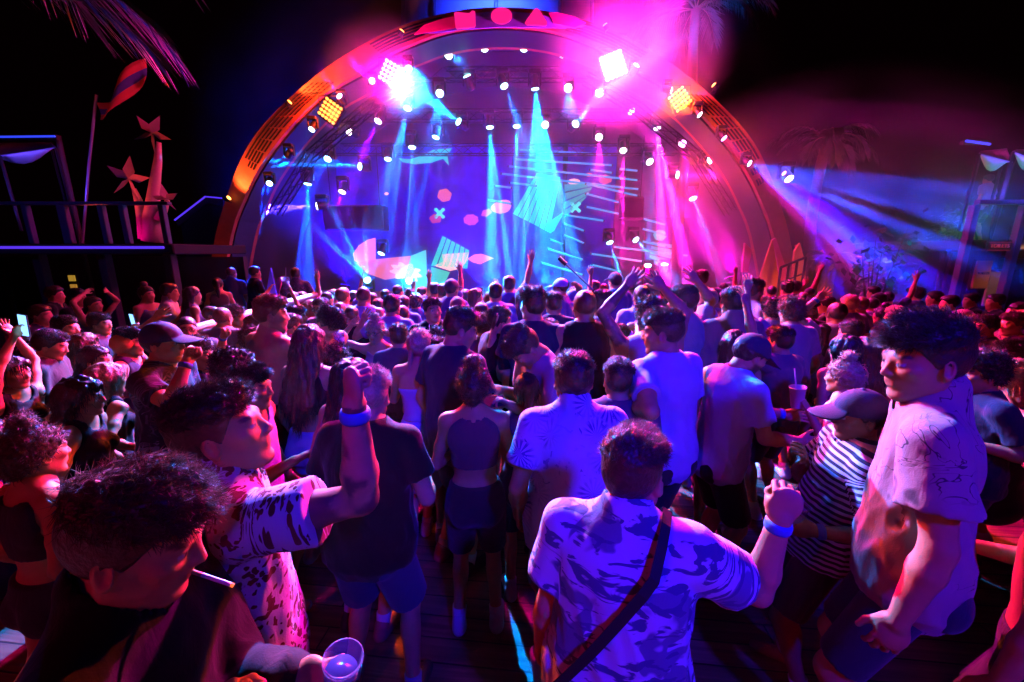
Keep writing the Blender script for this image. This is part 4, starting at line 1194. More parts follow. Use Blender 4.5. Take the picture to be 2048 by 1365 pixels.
for s, ph in ((-1, 'left'), (1, 'right')):
    i0, i1 = (9, 15, 20, 26), None
    for k, i in enumerate(i0[:-1]):
        a, b = AI[i], AI[i0[k + 1]]
        a = np.array((a[0], 11.9, a[2] - .15)); b = np.array((b[0], 11.9, b[2] - .15))
        if s == 1: a[0] = 2 * x0 - a[0]; b[0] = 2 * x0 - b[0]
        truss('arch_truss', a, b, ('lowest', 'middle', 'highest')[k] + ' curved truss length inside the ' + ph + ' side of the arch', .24)

# hung speakers
for (a, b, c_, d), lb in (((655, 412, 772, 462), 'wide dark speaker box hung left of the screens'), ((1240, 395, 1285, 440), 'dark square speaker box hung right of the narrow screen')):
    p, q = at(a, d, 12.6), at(c_, b, 12.6); c0 = (p + q) / 2; e = empty('hung_speaker', c0); tag(e, lb, 'speaker')
    MB().box((0, 0, 0), (q[0] - p[0], .45, q[2] - p[2]), bev=.03).build('cabinet', plain('speaker_black', (.015, .012, .02), .7), e)
    MB().box((0, -.235, 0), ((q[0] - p[0]) * .93, .02, (q[2] - p[2]) * .88), bev=.01).build('grille', plain('grille', (.008, .008, .01), .5, .3), e)
    for s in (-1, 1): MB().tube([(s * (q[0] - p[0]) * .4, 0, (q[2] - p[2]) / 2), (s * (q[0] - p[0]) * .4, 0, 2.0)], .012, 6).build('hanging_chain', BLK, e)

# ------------------------------------------------------------------ stage lamps
CYN, BLU, PNK, PWH, PUR, WBL = (.0, .17, 1), (.0, .04, 1), (1, .0, .48), (1, .01, .60), (.20, .0, 1), (.0, .20, 1)
LENS = {(.05, .02, 1): (.5, .6, 1), (.0, .05, 1): (.5, .5, 1), (.02, .0, 1): (.8, .5, .4), CYN: (.35, .9, 1), BLU: (.25, .6, 1), PNK: (1, .35, .85), PWH: (1, .75, 1), PUR: (.7, .5, 1), WBL: (.6, .95, 1)}
yoke = MB(); yoke.box((0, 0, .20), (.26, .2, .09), bev=.015); yoke.box((-.13, 0, .05), (.035, .1, .26), bev=.01); yoke.box((.13, 0, .05), (.035, .1, .26), bev=.01)
headb = MB(); headb.lathe((0, 0, 0), (0, 0, -1), [(.05, -.15), (.085, -.13), (.095, -.05), (.09, .08), (.10, .10), (.10, .125), (.088, .126)], 18)
lensb = MB(); lensb.lathe((0, 0, 0), (0, 0, -1), [(.080, .127), (.078, .137), (.05, .147), (.01, .150)], 18)
Y0 = yoke.build('yoke', BLK); H0 = headb.build('lamp_head', BLK, None, True); L0 = lensb.build('lens', BLK, None, True)
YM, HMs, LM = Y0.data, H0.data, L0.data
for o in (Y0, H0, L0): bpy.data.objects.remove(o)
LMAT = {}
def fixture(px, py, Y, tgt, col, size, en, ph, ls=14, sc=1.25, near=None):
    if Y < 10.6: sc = .85
    p = at(px, py, Y); e = empty('moving_head', p); tag(e, 'moving head lamp ' + ph, 'stage light', 'moving head lamps over the stage')
    q = at(*tgt); d = Vector(norm(q - p)); rot = d.to_track_quat('-Z', 'Y')
    floor_ = p[2] < 1.6
    y_ = bpy.data.objects.new('yoke', YM); COL.objects.link(y_); y_.parent = e; y_.scale = (sc, sc, sc)
    if floor_: y_.rotation_euler = (math.pi, 0, 0)
    h = bpy.data.objects.new('lamp_head', HMs); COL.objects.link(h); h.parent = e; h.rotation_mode = 'QUATERNION'; h.rotation_quaternion = rot; h.scale = (sc, sc, sc)
    if (col, ls) not in LMAT:
        me = LM.copy(); me.materials.clear(); me.materials.append(glow('lamp_lens', LENS[col], ls)); LMAT[(col, ls)] = me
    l = bpy.data.objects.new('lens', LMAT[(col, ls)]); COL.objects.link(l); l.parent = h
    if en:
        lo = lamp('lamp', 'SPOT', d * .17 * sc, en * BEAM * (1.7 if px in (1003, 979, 1033) else 1), col, e, None, size * .68, .45, .03)
        lo.rotation_mode = 'QUATERNION'; lo.rotation_quaternion = rot
        if 10 <= size <= 30 and en > 220: gobo(lo, size * .5, px % 17, 1.5 if size < 22 else 2.2, .12 if size < 22 else .06); lo.data.spot_size = R(size * (1.15 if size < 22 else 1.3)); lo.data.energy *= 1.5
    return e
BEAM = 135
FX = [
 # px, py, Y, target(px,py,Y), colour, cone, energy, label
 (817, 133, 10.45, (860, 700, 5), WBL, 80, 330, 'glaring white blue beside the pink strobe on the left'),
 (747, 165, 10.45, (700, 120, 9), PNK, 14, 150, 'pink dot under the left pink strobe'),
 (685, 200, 10.45, (655, 165, 10), PNK, 16, 250, 'pink, just above the left orange strobe'),
 (879, 182, 12.4, (920, 700, 6), CYN, 18, 500, 'starry cyan under the second truss, left of centre'),
 (817, 207, 12.4, (790, 330, 11.6), CYN, 13, 900, 'cyan with a beam falling straight down, left of centre'),
 (895, 108, 11.7, (930, 130, 10), WBL, 16, 90, 'white blue, leftmost on the front truss'),
 (939, 166, 12.4, (908, 85, 12.0), CYN, 11, 700, 'cyan pointing its beam up to the front truss'),
 (969, 93, 11.7, (960, 420, 4), WBL, 12, 100, 'second from the left on the front truss'),
 (1048, 93, 11.7, (1060, 420, 4), WBL, 12, 100, 'third from the left on the front truss'),
 (1005, 163, 12.4, (1030, 230, 12), CYN, 12, 400, 'cyan with a short beam under the middle of the crown'),
 (1069, 165, 12.4, (1105, 560, 13.0), CYN, 22, 4200, 'cyan throwing the wide column of light on the rhombus'),
 (925, 250, 13.0, (815, 165, 11.6), CYN, 15, 3000, 'cyan shooting up and left toward the left strobe'),
 (707, 267, 12.6, (630, 235, 11.4), PWH, 12, 500, 'pink white shooting left under the orange strobe'),
 (760, 234, 12.8, (715, 330, 12), PUR, 13, 350, 'violet with thin beams down left of the whale'),
 (627, 253, 10.45, (600, 300, 10), WBL, 16, 150, 'white blue beside the left inner edge of the arch'),
 (579, 307, 10.45, (530, 390, 11.2), BLU, 14, 450, 'blue low on the left inner edge of the arch'),
 (659, 312, 12.8, (630, 360, 12), BLU, 13, 250, 'blue left of the long leftward beam'),
 (730, 335, 12.8, (620, 318, 11.6), CYN, 15, 2000, 'cyan throwing a wide fan to the left'),
 (616, 357, 12.4, (608, 600, 12), BLU, 12, 2600, 'blue with a tall beam straight down on the left'),
 (540, 363, 10.45, (520, 450, 9), BLU, 16, 120, 'blue, lowest on the left inner edge of the arch'),
 (687, 375, 12.8, (655, 480, 12), PUR, 13, 300, 'violet above the left speaker box'),
 (646, 412, 12.4, (440, 428, 11.4), (.05, .02, 1), 13, 7000, 'blue with the long flat beam crossing the left arch leg'),
 (776, 309, 13.2, (772, 430, 12.5), BLU, 12, 250, 'blue with thin beams above the orange shell'),
 (824, 285, 13.2, (824, 430, 12.6), CYN, 11, 500, 'cyan just above the whale'),
 (874, 265, 13.3, (855, 340, 13), CYN, 10, 150, 'small cyan right of the whale'),
 (979, 244, 13.1, (1003, 600, 12.4), CYN, 13, 1500, 'cyan with a fine fan over the pink pebble'),
 (1033, 242, 13.1, (1040, 600, 12.2), CYN, 12, 1100, 'cyan with a fine fan left of the wide column'),
 (1090, 245, 13.4, (1095, 500, 9), WBL, 14, 80, 'small white dot inside the wide column'),
 (1125, 102, 11.7, (1150, 700, 5), WBL, 80, 400, 'brilliant cyan star, rightmost on the front truss'),
 (1136, 174, 12.4, (1150, 400, 6), WBL, 14, 90, 'white dot left of the white strobe'),
 (1146, 254, 13.0, (1190, 205, 11.8), CYN, 13, 700, 'cyan shooting up to the white strobe'),
 (1197, 187, 12.0, (1215, 170, 10.5), PWH, 16, 200, 'pink white tucked under the white strobe'),
 (1267, 141, 10.45, (1330, 40, 9.8), PWH, 17, 700, 'pink white to the right of the white strobe'),
 (1258, 215, 12.6, (1330, 330, 11.6), PWH, 12, 700, 'pink with beams falling right of the white strobe'),
 (1312, 246, 12.6, (1350, 560, 12.0), PWH, 20, 5200, 'pink white throwing the widest column on the right'),
 (1333, 180, 10.45, (1600, 215, 9.5), PNK, 13, 150, 'magenta beside the right orange strobe, beam to the right'),
 (1393, 224, 10.45, (1530, 350, 9.6), PWH, 13, 150, 'pink white under the right orange strobe'),
 (1198, 271, 13.2, (1198, 500, 8), PWH, 12, 80, 'small pink white below the white strobe'),
 (1247, 293, 13.0, (1243, 400, 12), PWH, 10, 350, 'pink white with a short beam left of the widest column'),
 (1364, 284, 12.6, (1400, 500, 8), PNK, 12, 100, 'pink dot right of the widest column'),
 (1295, 318, 13.0, (1315, 345, 12.5), PWH, 12, 150, 'small pink white under the light bars'),
 (1410, 321, 12.2, (1500, 316, 11), PWH, 10, 700, 'pink white shooting right toward the arch edge'),
 (1344, 350, 12.6, (1480, 352, 11.4), PWH, 12, 1300, 'pink white shooting a wide fan to the right'),
 (1491, 324, 10.45, (1800, 450, 8.2), (.0, .05, 1), 30, 750, 'blue at the right arch edge lighting the smoke'),
 (1442, 271, 10.45, (1500, 330, 10), PNK, 12, 100, 'pink dot on the right inner edge of the arch'),
 (1383, 388, 12.6, (1420, 500, 11.8), CYN, 11, 700, 'blue with a slanting beam on the lower right'),
 (1217, 477, 13.4, (1245, 570, 12.6), CYN, 12, 500, 'cyan, left of the pair above the stage floor'),
 (1266, 474, 13.4, (1310, 520, 12.6), CYN, 12, 350, 'cyan, right of the pair above the stage floor'),
 (1295, 540, 13.2, (1300, 480, 12.6), CYN, 12, 250, 'left cyan floor lamp at the foot of the lower right screen'),
 (1328, 539, 13.2, (1348, 400, 12.6), CYN, 11, 900, 'right cyan floor lamp at the foot of the lower right screen'),
 (766, 499, 13.2, (735, 570, 12.6), CYN, 12, 350, 'cyan in front of the orange shell'),
 (737, 565, 12.8, (700, 500, 11), CYN, 24, 400, 'cyan floor lamp at the left end of the stage'),
 (818, 563, 13.0, (820, 540, 9), WBL, 40, 250, 'white cyan floor lamp in front of the pink plume'),
 (1571, 350, 10.8, (1760, 570, 8.4), (.02, .0, 1), 24, 500, 'blue outside the right arch edge aimed down right'),
]
for f_ in FX: fixture(*f_)

# strobes / blinders
def strobe(px, py, w_, Y, tilt, col, e_, lab, lamps):
    p = at(px, py, Y); e = empty('strobe_panel', p); tag(e, lab, 'strobe', 'strobe panels on the arch')
    s = w_ / FPX * Y; RM = rotm((0, 1, 0), tilt)
    MB().box((0, .10, 0), (s * 1.1, .16, s * 1.1), RM, .03).build('housing', BLK, e)
    k = MB()
    for i in range(5):
        for j in range(5):
            c = RM @ np.array(((i - 2) * s / 5, .0, (j - 2) * s / 5)); k.lathe(c, (0, -1, 0), [(s / 13.5, -.02), (s / 13.5, .0), (s / 18, .03), (s / 60, .04)], 10)
    k.build('cell', glow('strobe_cell', col, e_), e)
    MB().tube([(-s * .6, .1, 0), (-s * .6, .1, s * .75), (s * .6, .1, s * .75), (s * .6, .1, 0)], .015, 6).build('bracket', BLK, e)
    for L in lamps:
        if L[2] is None: lamp('lamp', 'POINT', (0, -.22, 0), L[0], L[1], e, None, radius=.12)
        else: lamp('lamp', 'SPOT', (0, -.12, 0), L[0], L[1], e, np.asarray(L[2]) - p, L[3], .7, .2)
strobe(660, 222, 36, 10.4, 35, (1, .42, .06), 2.6, 'orange strobe panel of glowing cells on the left of the arch', [(9000, (1, .07, .0), (-.5, 3.4, .3), 70), (400, (1, .05, .01), None, 0)])
strobe(782, 147, 38, 10.4, 28, (1, .6, .5), 4, 'pale pink strobe panel of glowing cells left of the crown', [(11000, (1, .0, .36), (-.3, 3.2, .9), 66), (300, (1, .0, .36), None, 0)])
strobe(1227, 131, 42, 10.4, -22, (1, .85, .95), 22, 'white hot strobe panel burning out right of the crown', [(19000, (1, .0, .40), (1.5, 3.4, .8), 85), (2600, (1, .01, .50), None, 0)])
strobe(1360, 199, 34, 10.4, -38, (1, .45, .07), 2.8, 'orange strobe panel of glowing cells on the right of the arch', [(9000, (1, .07, .0), (.8, 3.2, .3), 70), (260, (1, .05, .02), None, 0)])
# added flood lamps, no seen source, filling the stage interior with colour
FLC = empty('x'); bpy.data.objects.remove(FLC)
for px, py, Y, tgt, col, en, ph in ((520, 560, 13.0, (560, 330, YW), (.0, .01, 1), 4000, 'added blue flood lamp at the far left of the stage floor'), (690, 575, 13.0, (720, 200, YW), (.01, .0, 1), 4500, 'added violet flood lamp left on the stage floor'),
        (960, 580, 12.6, (980, 150, YW), (.01, .01, 1), 5500, 'added violet flood lamp in the middle of the stage floor'), (1290, 575, 13.0, (1290, 200, YW), (1, .0, .42), 1300, 'added magenta flood lamp right on the stage floor'), (1460, 560, 13.0, (1420, 330, YW), (.8, .0, .5), 1500, 'added magenta flood lamp at the far right of the stage floor')):
    p = at(px, py, Y); e = empty('added_flood', p); tag(e, ph, 'added flood lamp'); d = norm(at(*tgt) - p)
    MB().box((0, 0, 0), (.34, .14, .22), np.stack(basis(d), 1)[:, [0, 2, 1]], .02).build('housing', BLK, e)
    MB().box(d * .08, (.30, .01, .18), np.stack(basis(d), 1)[:, [0, 2, 1]]).build('lens', glow('added_flood_lens', col, 4), e)
    MB().box((0, 0, -.16), (.2, .2, .12), bev=.02).build('foot', BLK, e)
    lamp('lamp', 'SPOT', d * .15, en, col, e, d * .15 + d, 125, .9, .15)
# ------------------------------------------------------------------ the crowd, one by one
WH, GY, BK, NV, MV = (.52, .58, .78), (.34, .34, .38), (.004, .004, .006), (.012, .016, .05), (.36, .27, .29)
H = {}
# nearest people
H['tall'] = person(1852, 628, 226, 50, 'tall man in a loose pale shirt with dark squiggles, towering at the right', hair='dark', style='quiff', skin='tan', top='shirt', tc=(.34, .21, .19), pat='blotch', tc2=(.015, .01, .02), psc=.8, head=(4, 30, 0), la='down', ra='down', tall=1.125, fat=.84)
H['smoker'] = person(300, 935, 350, -76, 'man in black with a cigarette in his mouth, bottom left corner', hair='brown', style='quiff', top='shirt', sleeve=2, tc=BK, head=(14, 0, 0), ra=('px', 450, 1385, .02, (.5, -.4, -1)), rh='hold', la=('px', 640, 1360, .1, (.3, -.4, -1)), lh='hold')
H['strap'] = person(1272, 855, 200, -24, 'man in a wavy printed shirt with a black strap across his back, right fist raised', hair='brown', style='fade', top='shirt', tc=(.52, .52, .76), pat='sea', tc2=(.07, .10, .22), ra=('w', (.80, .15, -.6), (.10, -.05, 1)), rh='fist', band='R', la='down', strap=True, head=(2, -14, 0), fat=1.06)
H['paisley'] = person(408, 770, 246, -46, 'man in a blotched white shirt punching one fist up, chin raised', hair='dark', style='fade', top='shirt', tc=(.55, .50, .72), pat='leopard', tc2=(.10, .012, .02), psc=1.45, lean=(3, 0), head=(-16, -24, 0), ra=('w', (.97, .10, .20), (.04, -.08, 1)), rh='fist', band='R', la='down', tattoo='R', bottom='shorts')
H['black'] = person(742, 735, 122, -6, 'broad man from behind in a plain black t-shirt and denim shorts', hair='blond', style='fade', tc=BK, ra='bent', la='bent', bottom='shorts', bc=(.045, .07, .15), fat=1.12, stance=.17, head=(4, 10, 0), lean=(9, 0))
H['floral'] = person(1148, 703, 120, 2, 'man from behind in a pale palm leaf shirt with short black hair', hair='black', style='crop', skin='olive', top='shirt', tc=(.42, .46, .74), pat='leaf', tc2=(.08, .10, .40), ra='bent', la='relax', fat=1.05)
H['white'] = person(1325, 618, 92, 26, 'man in a bright white t-shirt looking left with hands before his chest', hair='brown', style='fade', skin='fair', tc=WH, head=(2, 38, 0), la=('px', 1240, 806, .05, (.7, -.5, -1)), lh='fist', ra='bent', bc=(.02, .02, .03))
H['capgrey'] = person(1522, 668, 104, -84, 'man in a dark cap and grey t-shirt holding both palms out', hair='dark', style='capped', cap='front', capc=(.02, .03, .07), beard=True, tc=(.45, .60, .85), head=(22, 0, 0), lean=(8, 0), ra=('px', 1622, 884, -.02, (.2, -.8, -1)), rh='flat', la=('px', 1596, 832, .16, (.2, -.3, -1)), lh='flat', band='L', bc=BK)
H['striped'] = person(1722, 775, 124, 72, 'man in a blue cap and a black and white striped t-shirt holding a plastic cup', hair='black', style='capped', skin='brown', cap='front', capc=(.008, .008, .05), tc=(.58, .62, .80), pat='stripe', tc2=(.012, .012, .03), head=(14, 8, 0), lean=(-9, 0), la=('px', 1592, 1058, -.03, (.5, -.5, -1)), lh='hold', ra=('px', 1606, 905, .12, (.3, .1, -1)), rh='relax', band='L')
H['bare'] = person(2165, 860, 275, 25, 'bare shouldered person cut off by the right edge of the photo', hair='dark', style='crop', top='none', la='down', ra='bent', skin='tan')
H['profile'] = person(500, 727, 116, -80, 'man in a white tank top seen in profile holding a flat palm up', hair='dark', style='fade', skin='tan', top='tank', tc=WH, head=(0, -4, 0), ra=('px', 612, 908, -.04, (.2, -.6, -1)), rh='flat', la='relax')
H['bun'] = person(946, 730, 96, 4, 'woman with a messy top bun in a dark crop top, seen from behind', sex='f', hair='dark', style='bun', top='crop', tc=(.05, .03, .06), skin='tan', ra='bent', la='bent', bottom='shorts', bc=(.015, .012, .02), hsz=1)
H['navy'] = person(932, 618, 79, -38, 'man in a navy t-shirt looking down to the right, dark faded hair', hair='dark', style='fade', tc=NV, head=(16, -34, 0), la='relax', ra='bent')
H['bend'] = person(1022, 672, 84, 118, 'man bending his head low over his hands, pale pink t-shirt', hair='brown', style='fade', tc=(.42, .33, .36), head=(38, 0, 0), lean=(18, 0), la=('px', 1000, 800, -.1, (.3, -.6, -1)), lh='hold', ra='hold')
H['buzz'] = person(1170, 580, 73, 0, 'buzz cut man from behind in a sleeveless black top', hair='red', style='buzz', top='tank', tc=BK, skin='tan', fat=1.08, ra='bent', la='relax')
H['beard'] = person(1368, 557, 82, 26, 'tall bearded man in a mauve t-shirt facing left, one hand behind his head', hair='brown', style='crop', beard=True, tc=(.36, .30, .32), head=(0, 46, 0), ra=('px', 1384, 548, .16, (1, .2, .2)), rh='open', la='relax', fat=1.1)
H['arms'] = person(1300, 598, 72, 0, 'curly haired man in a white vest with both arms up', hair='brown', style='curly', top='tank', tc=(.55, .50, .54), la=('px', 1268, 556, .0, (1, .1, -.5)), lh='open', ra=('px', 1312, 560, .1, (1, .2, -.3)), rh='open', tattoo='L')
H['brown'] = person(1467, 575, 64, 0, 'dark haired man from behind in a long sleeved rust shirt', hair='black', style='crop', top='shirt', tc=(.26, .15, .15), sleeve=2, la='relax', ra='relax')
H['bow'] = person(1468, 660, 76, -8, 'woman with very long dark hair and a bow, behind the dark cap', sex='f', hair='dark', style='long', top='bra', tc=BK, bottom='hotpants')
H['tee'] = person(1066, 577, 63, -6, 'young man from behind in a dark blue t-shirt, thick hair, face turned left', hair='dark', style='quiff', tc=NV, head=(0, 40, 0))
H['braids'] = person(838, 658, 78, 0, 'blonde woman with two braids and a bare back in a white tube dress', sex='f', hair='blond', style='braids', top='tube', tc=WH, bottom='skirt', bc=WH, skin='fair', ra='hold', la='hold')
H['longred'] = person(618, 650, 82, -12, 'woman with long red brown hair, bikini top and white shorts', sex='f', hair='brown', style='long', top='bra', tc=BK, bottom='hotpants', bc=WH, la='relax', ra='hold')
H['curlyw'] = person(672, 693, 84, -8, 'woman with a big mass of black curls and white strap skirt', sex='f', hair='black', style='longcurly', top='bra', tc=WH, bottom='skirt', bc=(.55, .5, .55), ra='bent', la='bent')
H['longblack'] = person(704, 715, 112, -16, 'woman with straight black hair to her waist beside the black t-shirt', sex='f', hair='black', style='long', top='bra', tc=(.5, .2, .25), skin='fair', bottom='hotpants')
H['shirtless'] = person(541, 592, 74, -30, 'shirtless young man from behind with cropped reddish hair, raising a forearm', hair='red', style='fade', top='none', skin='fair', head=(0, -30, 0), ra=('px', 562, 674, .03, (.6, -.3, -1)), rh='fist', band='R', bc=BK)
H['lean'] = person(668, 622, 66, -118, 'man in a white vest bowing over a glowing cup', hair='dark', style='quiff', top='tank', tc=WH, head=(30, 0, 0), lean=(14, 0), la=('px', 673, 680, -.05, (.4, -.6, -1)), lh='hold', ra='bent')
H['headband'] = person(749, 640, 54, 172, 'woman facing the camera with sunglasses on her head, both arms up', sex='f', hair='blond', style='bun', top='crop', tc=(.4, .2, .25), ra=('px', 712, 640, .0, (1, 0, -.6)), rh='flat', la=('px', 768, 662, -.06, (1, 0, -.8)), lh='v', skin='fair', glasses=True)
H['salute'] = person(1001, 613, 60, -62, 'man in black holding a flat hand up before his face', hair='dark', style='crop', tc=BK, la=('px', 989, 648, -.1, (.8, .2, -1)), lh='flat', ra='bent')
H['capleft'] = person(322, 640, 102, -82, 'man in a dark peaked cap with a raised fist before his face, leafy black t-shirt', hair='dark', style='capped', cap='front', capc=(.03, .04, .10), tc=(.015, .018, .03), pat='leaf', tc2=(.18, .18, .30), head=(-2, 0, 0), ra=('px', 382, 700, -.1, (.7, .1, -1)), rh='fist', band='R', la='down')
H['pinktee'] = person(1675, 605, 56, -8, 'short haired man from behind in a pale pink t-shirt, open hand raised high', hair='dark', style='buzz', tc=(.60, .50, .52), la=('px', 1648, 588, -.05, (1, 0, -.4)), lh='open', band='L', ra='relax')
H['reach'] = person(1584, 595, 62, 4, 'man with curly auburn hair stretching one arm up and left', hair='red', style='curly', tc=(.36, .27, .30), la=('px', 1496, 564, .1, (1, .2, -.3)), lh='open', ra='relax')
H['dark1'] = person(1545, 597, 52, 0, 'dark curly head from behind, left of the auburn hair', hair='black', style='curly', tc=(.3, .26, .3))
H['face'] = person(1619, 594, 58, 168, 'bearded man in black facing the camera, fist under his chin', hair='black', style='quiff', beard=True, skin='tan', tc=BK, la='relax', ra=('px', 1617, 658, -.14, (.6, -.3, -1)), rh='fist', band='R')
H['bottle'] = person(1590, 660, 62, 168, 'blonde woman facing the camera holding an orange bottle', sex='f', hair='blond', style='long', top='crop', tc=(.2, .08, .05), ra=('px', 1597, 720, -.10, (.6, -.3, -1)), rh='hold', la=('px', 1612, 748, -.10, (.7, -.3, -1)), lh='hold')
H['longr'] = person(1690, 668, 78, 4, 'woman from behind with straight black hair, right of the pink t-shirt', sex='f', hair='black', style='long', top='bra', tc=(.4, .1, .15), bottom='hotpants')
H['longr2'] = person(1732, 672, 76, -14, 'woman with long chestnut hair next to the tall man', sex='f', hair='brown', style='long', top='tank', tc=BK)
H['darkhead'] = person(1703, 640, 56, 10, 'dark short haired man between the pink t-shirt and the long black hair', hair='black', style='crop', tc=(.1, .05, .07))
H['fluffy'] = person(1684, 742, 72, 30, 'person with a fluffy bleached topknot behind the blue cap', sex='f', hair='blond', style='bun', top='crop', tc=(.4, .2, .3), la=('px', 1606, 800, -.1, (.6, -.3, -1)), lh='hold')
H['rightcurl'] = person(1948, 780, 90, 72, 'man with wet looking curls at the right edge, hand at his chin', hair='black', style='curly', skin='tan', tc=NV, la=('px', 1912, 880, -.05, (.4, -.6, -1)), lh='relax', ra='bent')
H['bluegirl'] = person(2014, 722, 82, 40, 'woman with long bleached hair lit blue at the right edge, arm bent', sex='f', hair='blond', style='long', top='bra', tc=(.1, .1, .3), la=('px', 1962, 900, -.1, (1, -.2, -.4)), lh='relax', bottom='skirt')
H['redright'] = person(2012, 685, 52, 78, 'red lit man in profile at the right edge, both arms stretched up', hair='brown', style='crop', tc=(.1, .03, .04), la=('px', 2040, 625, .05, (.8, 0, -.4)), lh='fist', ra=('px', 2025, 622, .12, (.8, 0, -.4)), rh='fist')
H['pinkface'] = person(1972, 630, 54, 82, 'man in profile with a pink lit face in the dark on the right', hair='black', style='crop', tc=BK, la=('px', 1969, 728, -.1, (.9, -.2, -.8)), lh='fist', band='L')
# left flank
person(25, 735, 80, -84, 'woman in profile at the left edge holding her glowing phone up', sex='f', hair='dark', style='long', top='tank', tc=BK, ra=('px', 38, 652, -.05, (.8, 0, -.5)), rh='phone', la=('px', 10, 650, .1, (.6, 0, -.5)), lh='open'); 
person(100, 688, 44, -80, 'small dark haired face in profile near the left edge, behind a raised fist', hair='dark', style='crop', tc=BK, ra=('px', 66, 712, -.1, (.9, 0, -.8)), rh='fist')
person(140, 676, 53, -82, 'man with a flat top haircut in profile on the left', hair='black', style='crop', tc=(.05, .03, .03), ra=('px', 168, 716, -.05, (.6, 0, -.8)), rh='fist')
person(122, 713, 64, -62, 'man looking down to the right below the flat top haircut', hair='dark', style='crop', tc=(.06, .03, .03), head=(16, 0, 0))
person(212, 690, 48, -80, 'man in a mauve t-shirt lifting a lit phone high, left side', hair='dark', style='crop', tc=(.22, .16, .22), la=('px', 266, 652, .0, (.5, .3, -1)), lh='phone')
person(192, 703, 66, -80, 'woman sipping a drink through a straw, left side', sex='f', hair='dark', style='pony', top='tank', tc=BK, ra='hold', la='relax')
person(160, 758, 94, -68, 'woman with long straight dark hair catching blue light, left side', sex='f', hair='dark', style='long', top='tank', tc=BK)
person(184, 738, 72, -34, 'woman with long auburn hair behind the dark haired one', sex='f', hair='red', style='long', top='tank', tc=(.04, .02, .03))
person(236, 832, 92, -24, 'woman with long platinum hair lit white and blue', sex='f', hair='blond', style='long', top='tank', tc=BK, ra=('px', 306, 905, -.02, (.7, -.2, -1)), rh='open', skin='fair')
person(72, 878, 140, -18, 'woman with a scrunched curly topknot and a bare shoulder, lower left', sex='f', hair='brown', style='bun', top='bra', tc=(.03, .02, .04), skin='tan', ra='relax', la='relax')
person(-30, 900, 175, -30, 'dark figure in a blue vest cut off by the left edge of the photo', sex='f', hair='black', style='long', top='tank', tc=(.05, .07, .22))
person(395, 676, 80, -84, 'curly haired man in profile behind the raised fist of the peaked cap', hair='brown', style='curly', tc=BK)
person(372, 640, 48, -140, 'balding man in glasses lifting a hand to his face on the left', hair='dark', style='buzz', tc=(.1, .08, .12), glasses=True, ra='head', la='relax')
person(444, 615, 52, 0, 'cropped auburn head from behind, left of the shirtless man', hair='red', style='buzz', tc=(.30, .14, .18), fat=1.08)
person(470, 612, 46, -86, 'curly man in profile just left of the shirtless man', hair='brown', style='curly', tc=BK)
person(466, 700, 84, -60, 'dark curly head lit blue behind the man in the white tank top', hair='black', style='curly', tc=(.2, .2, .3))
person(514, 690, 62, -30, 'man with curly violet lit hair raising a wrist banded fist left', hair='brown', style='curly', tc=(.2, .16, .24), la=('px', 448, 662, -.02, (1, 0, -.6)), lh='fist', band='L')
person(511, 630, 48, -20, 'shirtless redhead half hidden behind the shirtless man with a raised forearm', hair='red', style='crop', top='none', skin='fair')
# raised podium on the left
PD = .12
for a in ((292, 572, 42, -96, 'woman with a curly updo dancing on the left podium', dict(sex='f', hair='dark', style='bun', top='crop', tc=(.2, .2, .4), la='out', ra='bent')),
          (339, 567, 42, -60, 'man in a white shirt on the left podium lit bright blue', dict(hair='dark', style='crop', top='shirt', tc=WH, ra='hold')),
          (385, 573, 42, -40, 'woman with long hair standing at the end of the left podium', dict(sex='f', hair='dark', style='long', top='tank', tc=(.2, .1, .3))),
          (188, 602, 38, -90, 'dancer with both arms bent over the head on the left podium', dict(sex='f', hair='dark', style='pony', top='crop', tc=(.3, .3, .5), la=('px', 208, 578, .0, (1, .3, .6)), ra=('px', 178, 580, .0, (1, 0, .5)))),
          (155, 586, 38, -82, 'man in sunglasses in the dark at the left end of the podium', dict(hair='black', style='crop', tc=BK, glasses=True)),
          (118, 612, 36, -60, 'dim figure in the shade at the far left of the podium', dict(hair='dark', style='crop', tc=BK))):
    person(*a[:5], ground=PD, group='people on the left podium', **a[5])
# people on the stage wing
for a in ((462, 535, 29, 4, 'man with cropped fair hair standing on the left stage wing', dict(hair='red', style='buzz', top='shirt', tc=(.1, .1, .16))),
          (510, 533, 29, -40, 'man in dark clothes between the pointed fins on the left stage wing', dict(hair='dark', style='crop', tc=BK, ra='hold')),
          (590, 536, 29, 20, 'man in a patterned shirt at the right end of the left stage wing', dict(hair='dark', style='crop', top='shirt', tc=(.06, .06, .1), pat='leaf', tc2=(.2, .2, .35))),
          (434, 556, 28, 30, 'short woman at the foot of the arch on the left stage wing', dict(sex='f', hair='dark', style='pony', top='crop', tc=(.2, .1, .1)))):
    person(*a[:5], ground=.26, group='people on the stage wing', **a[5])
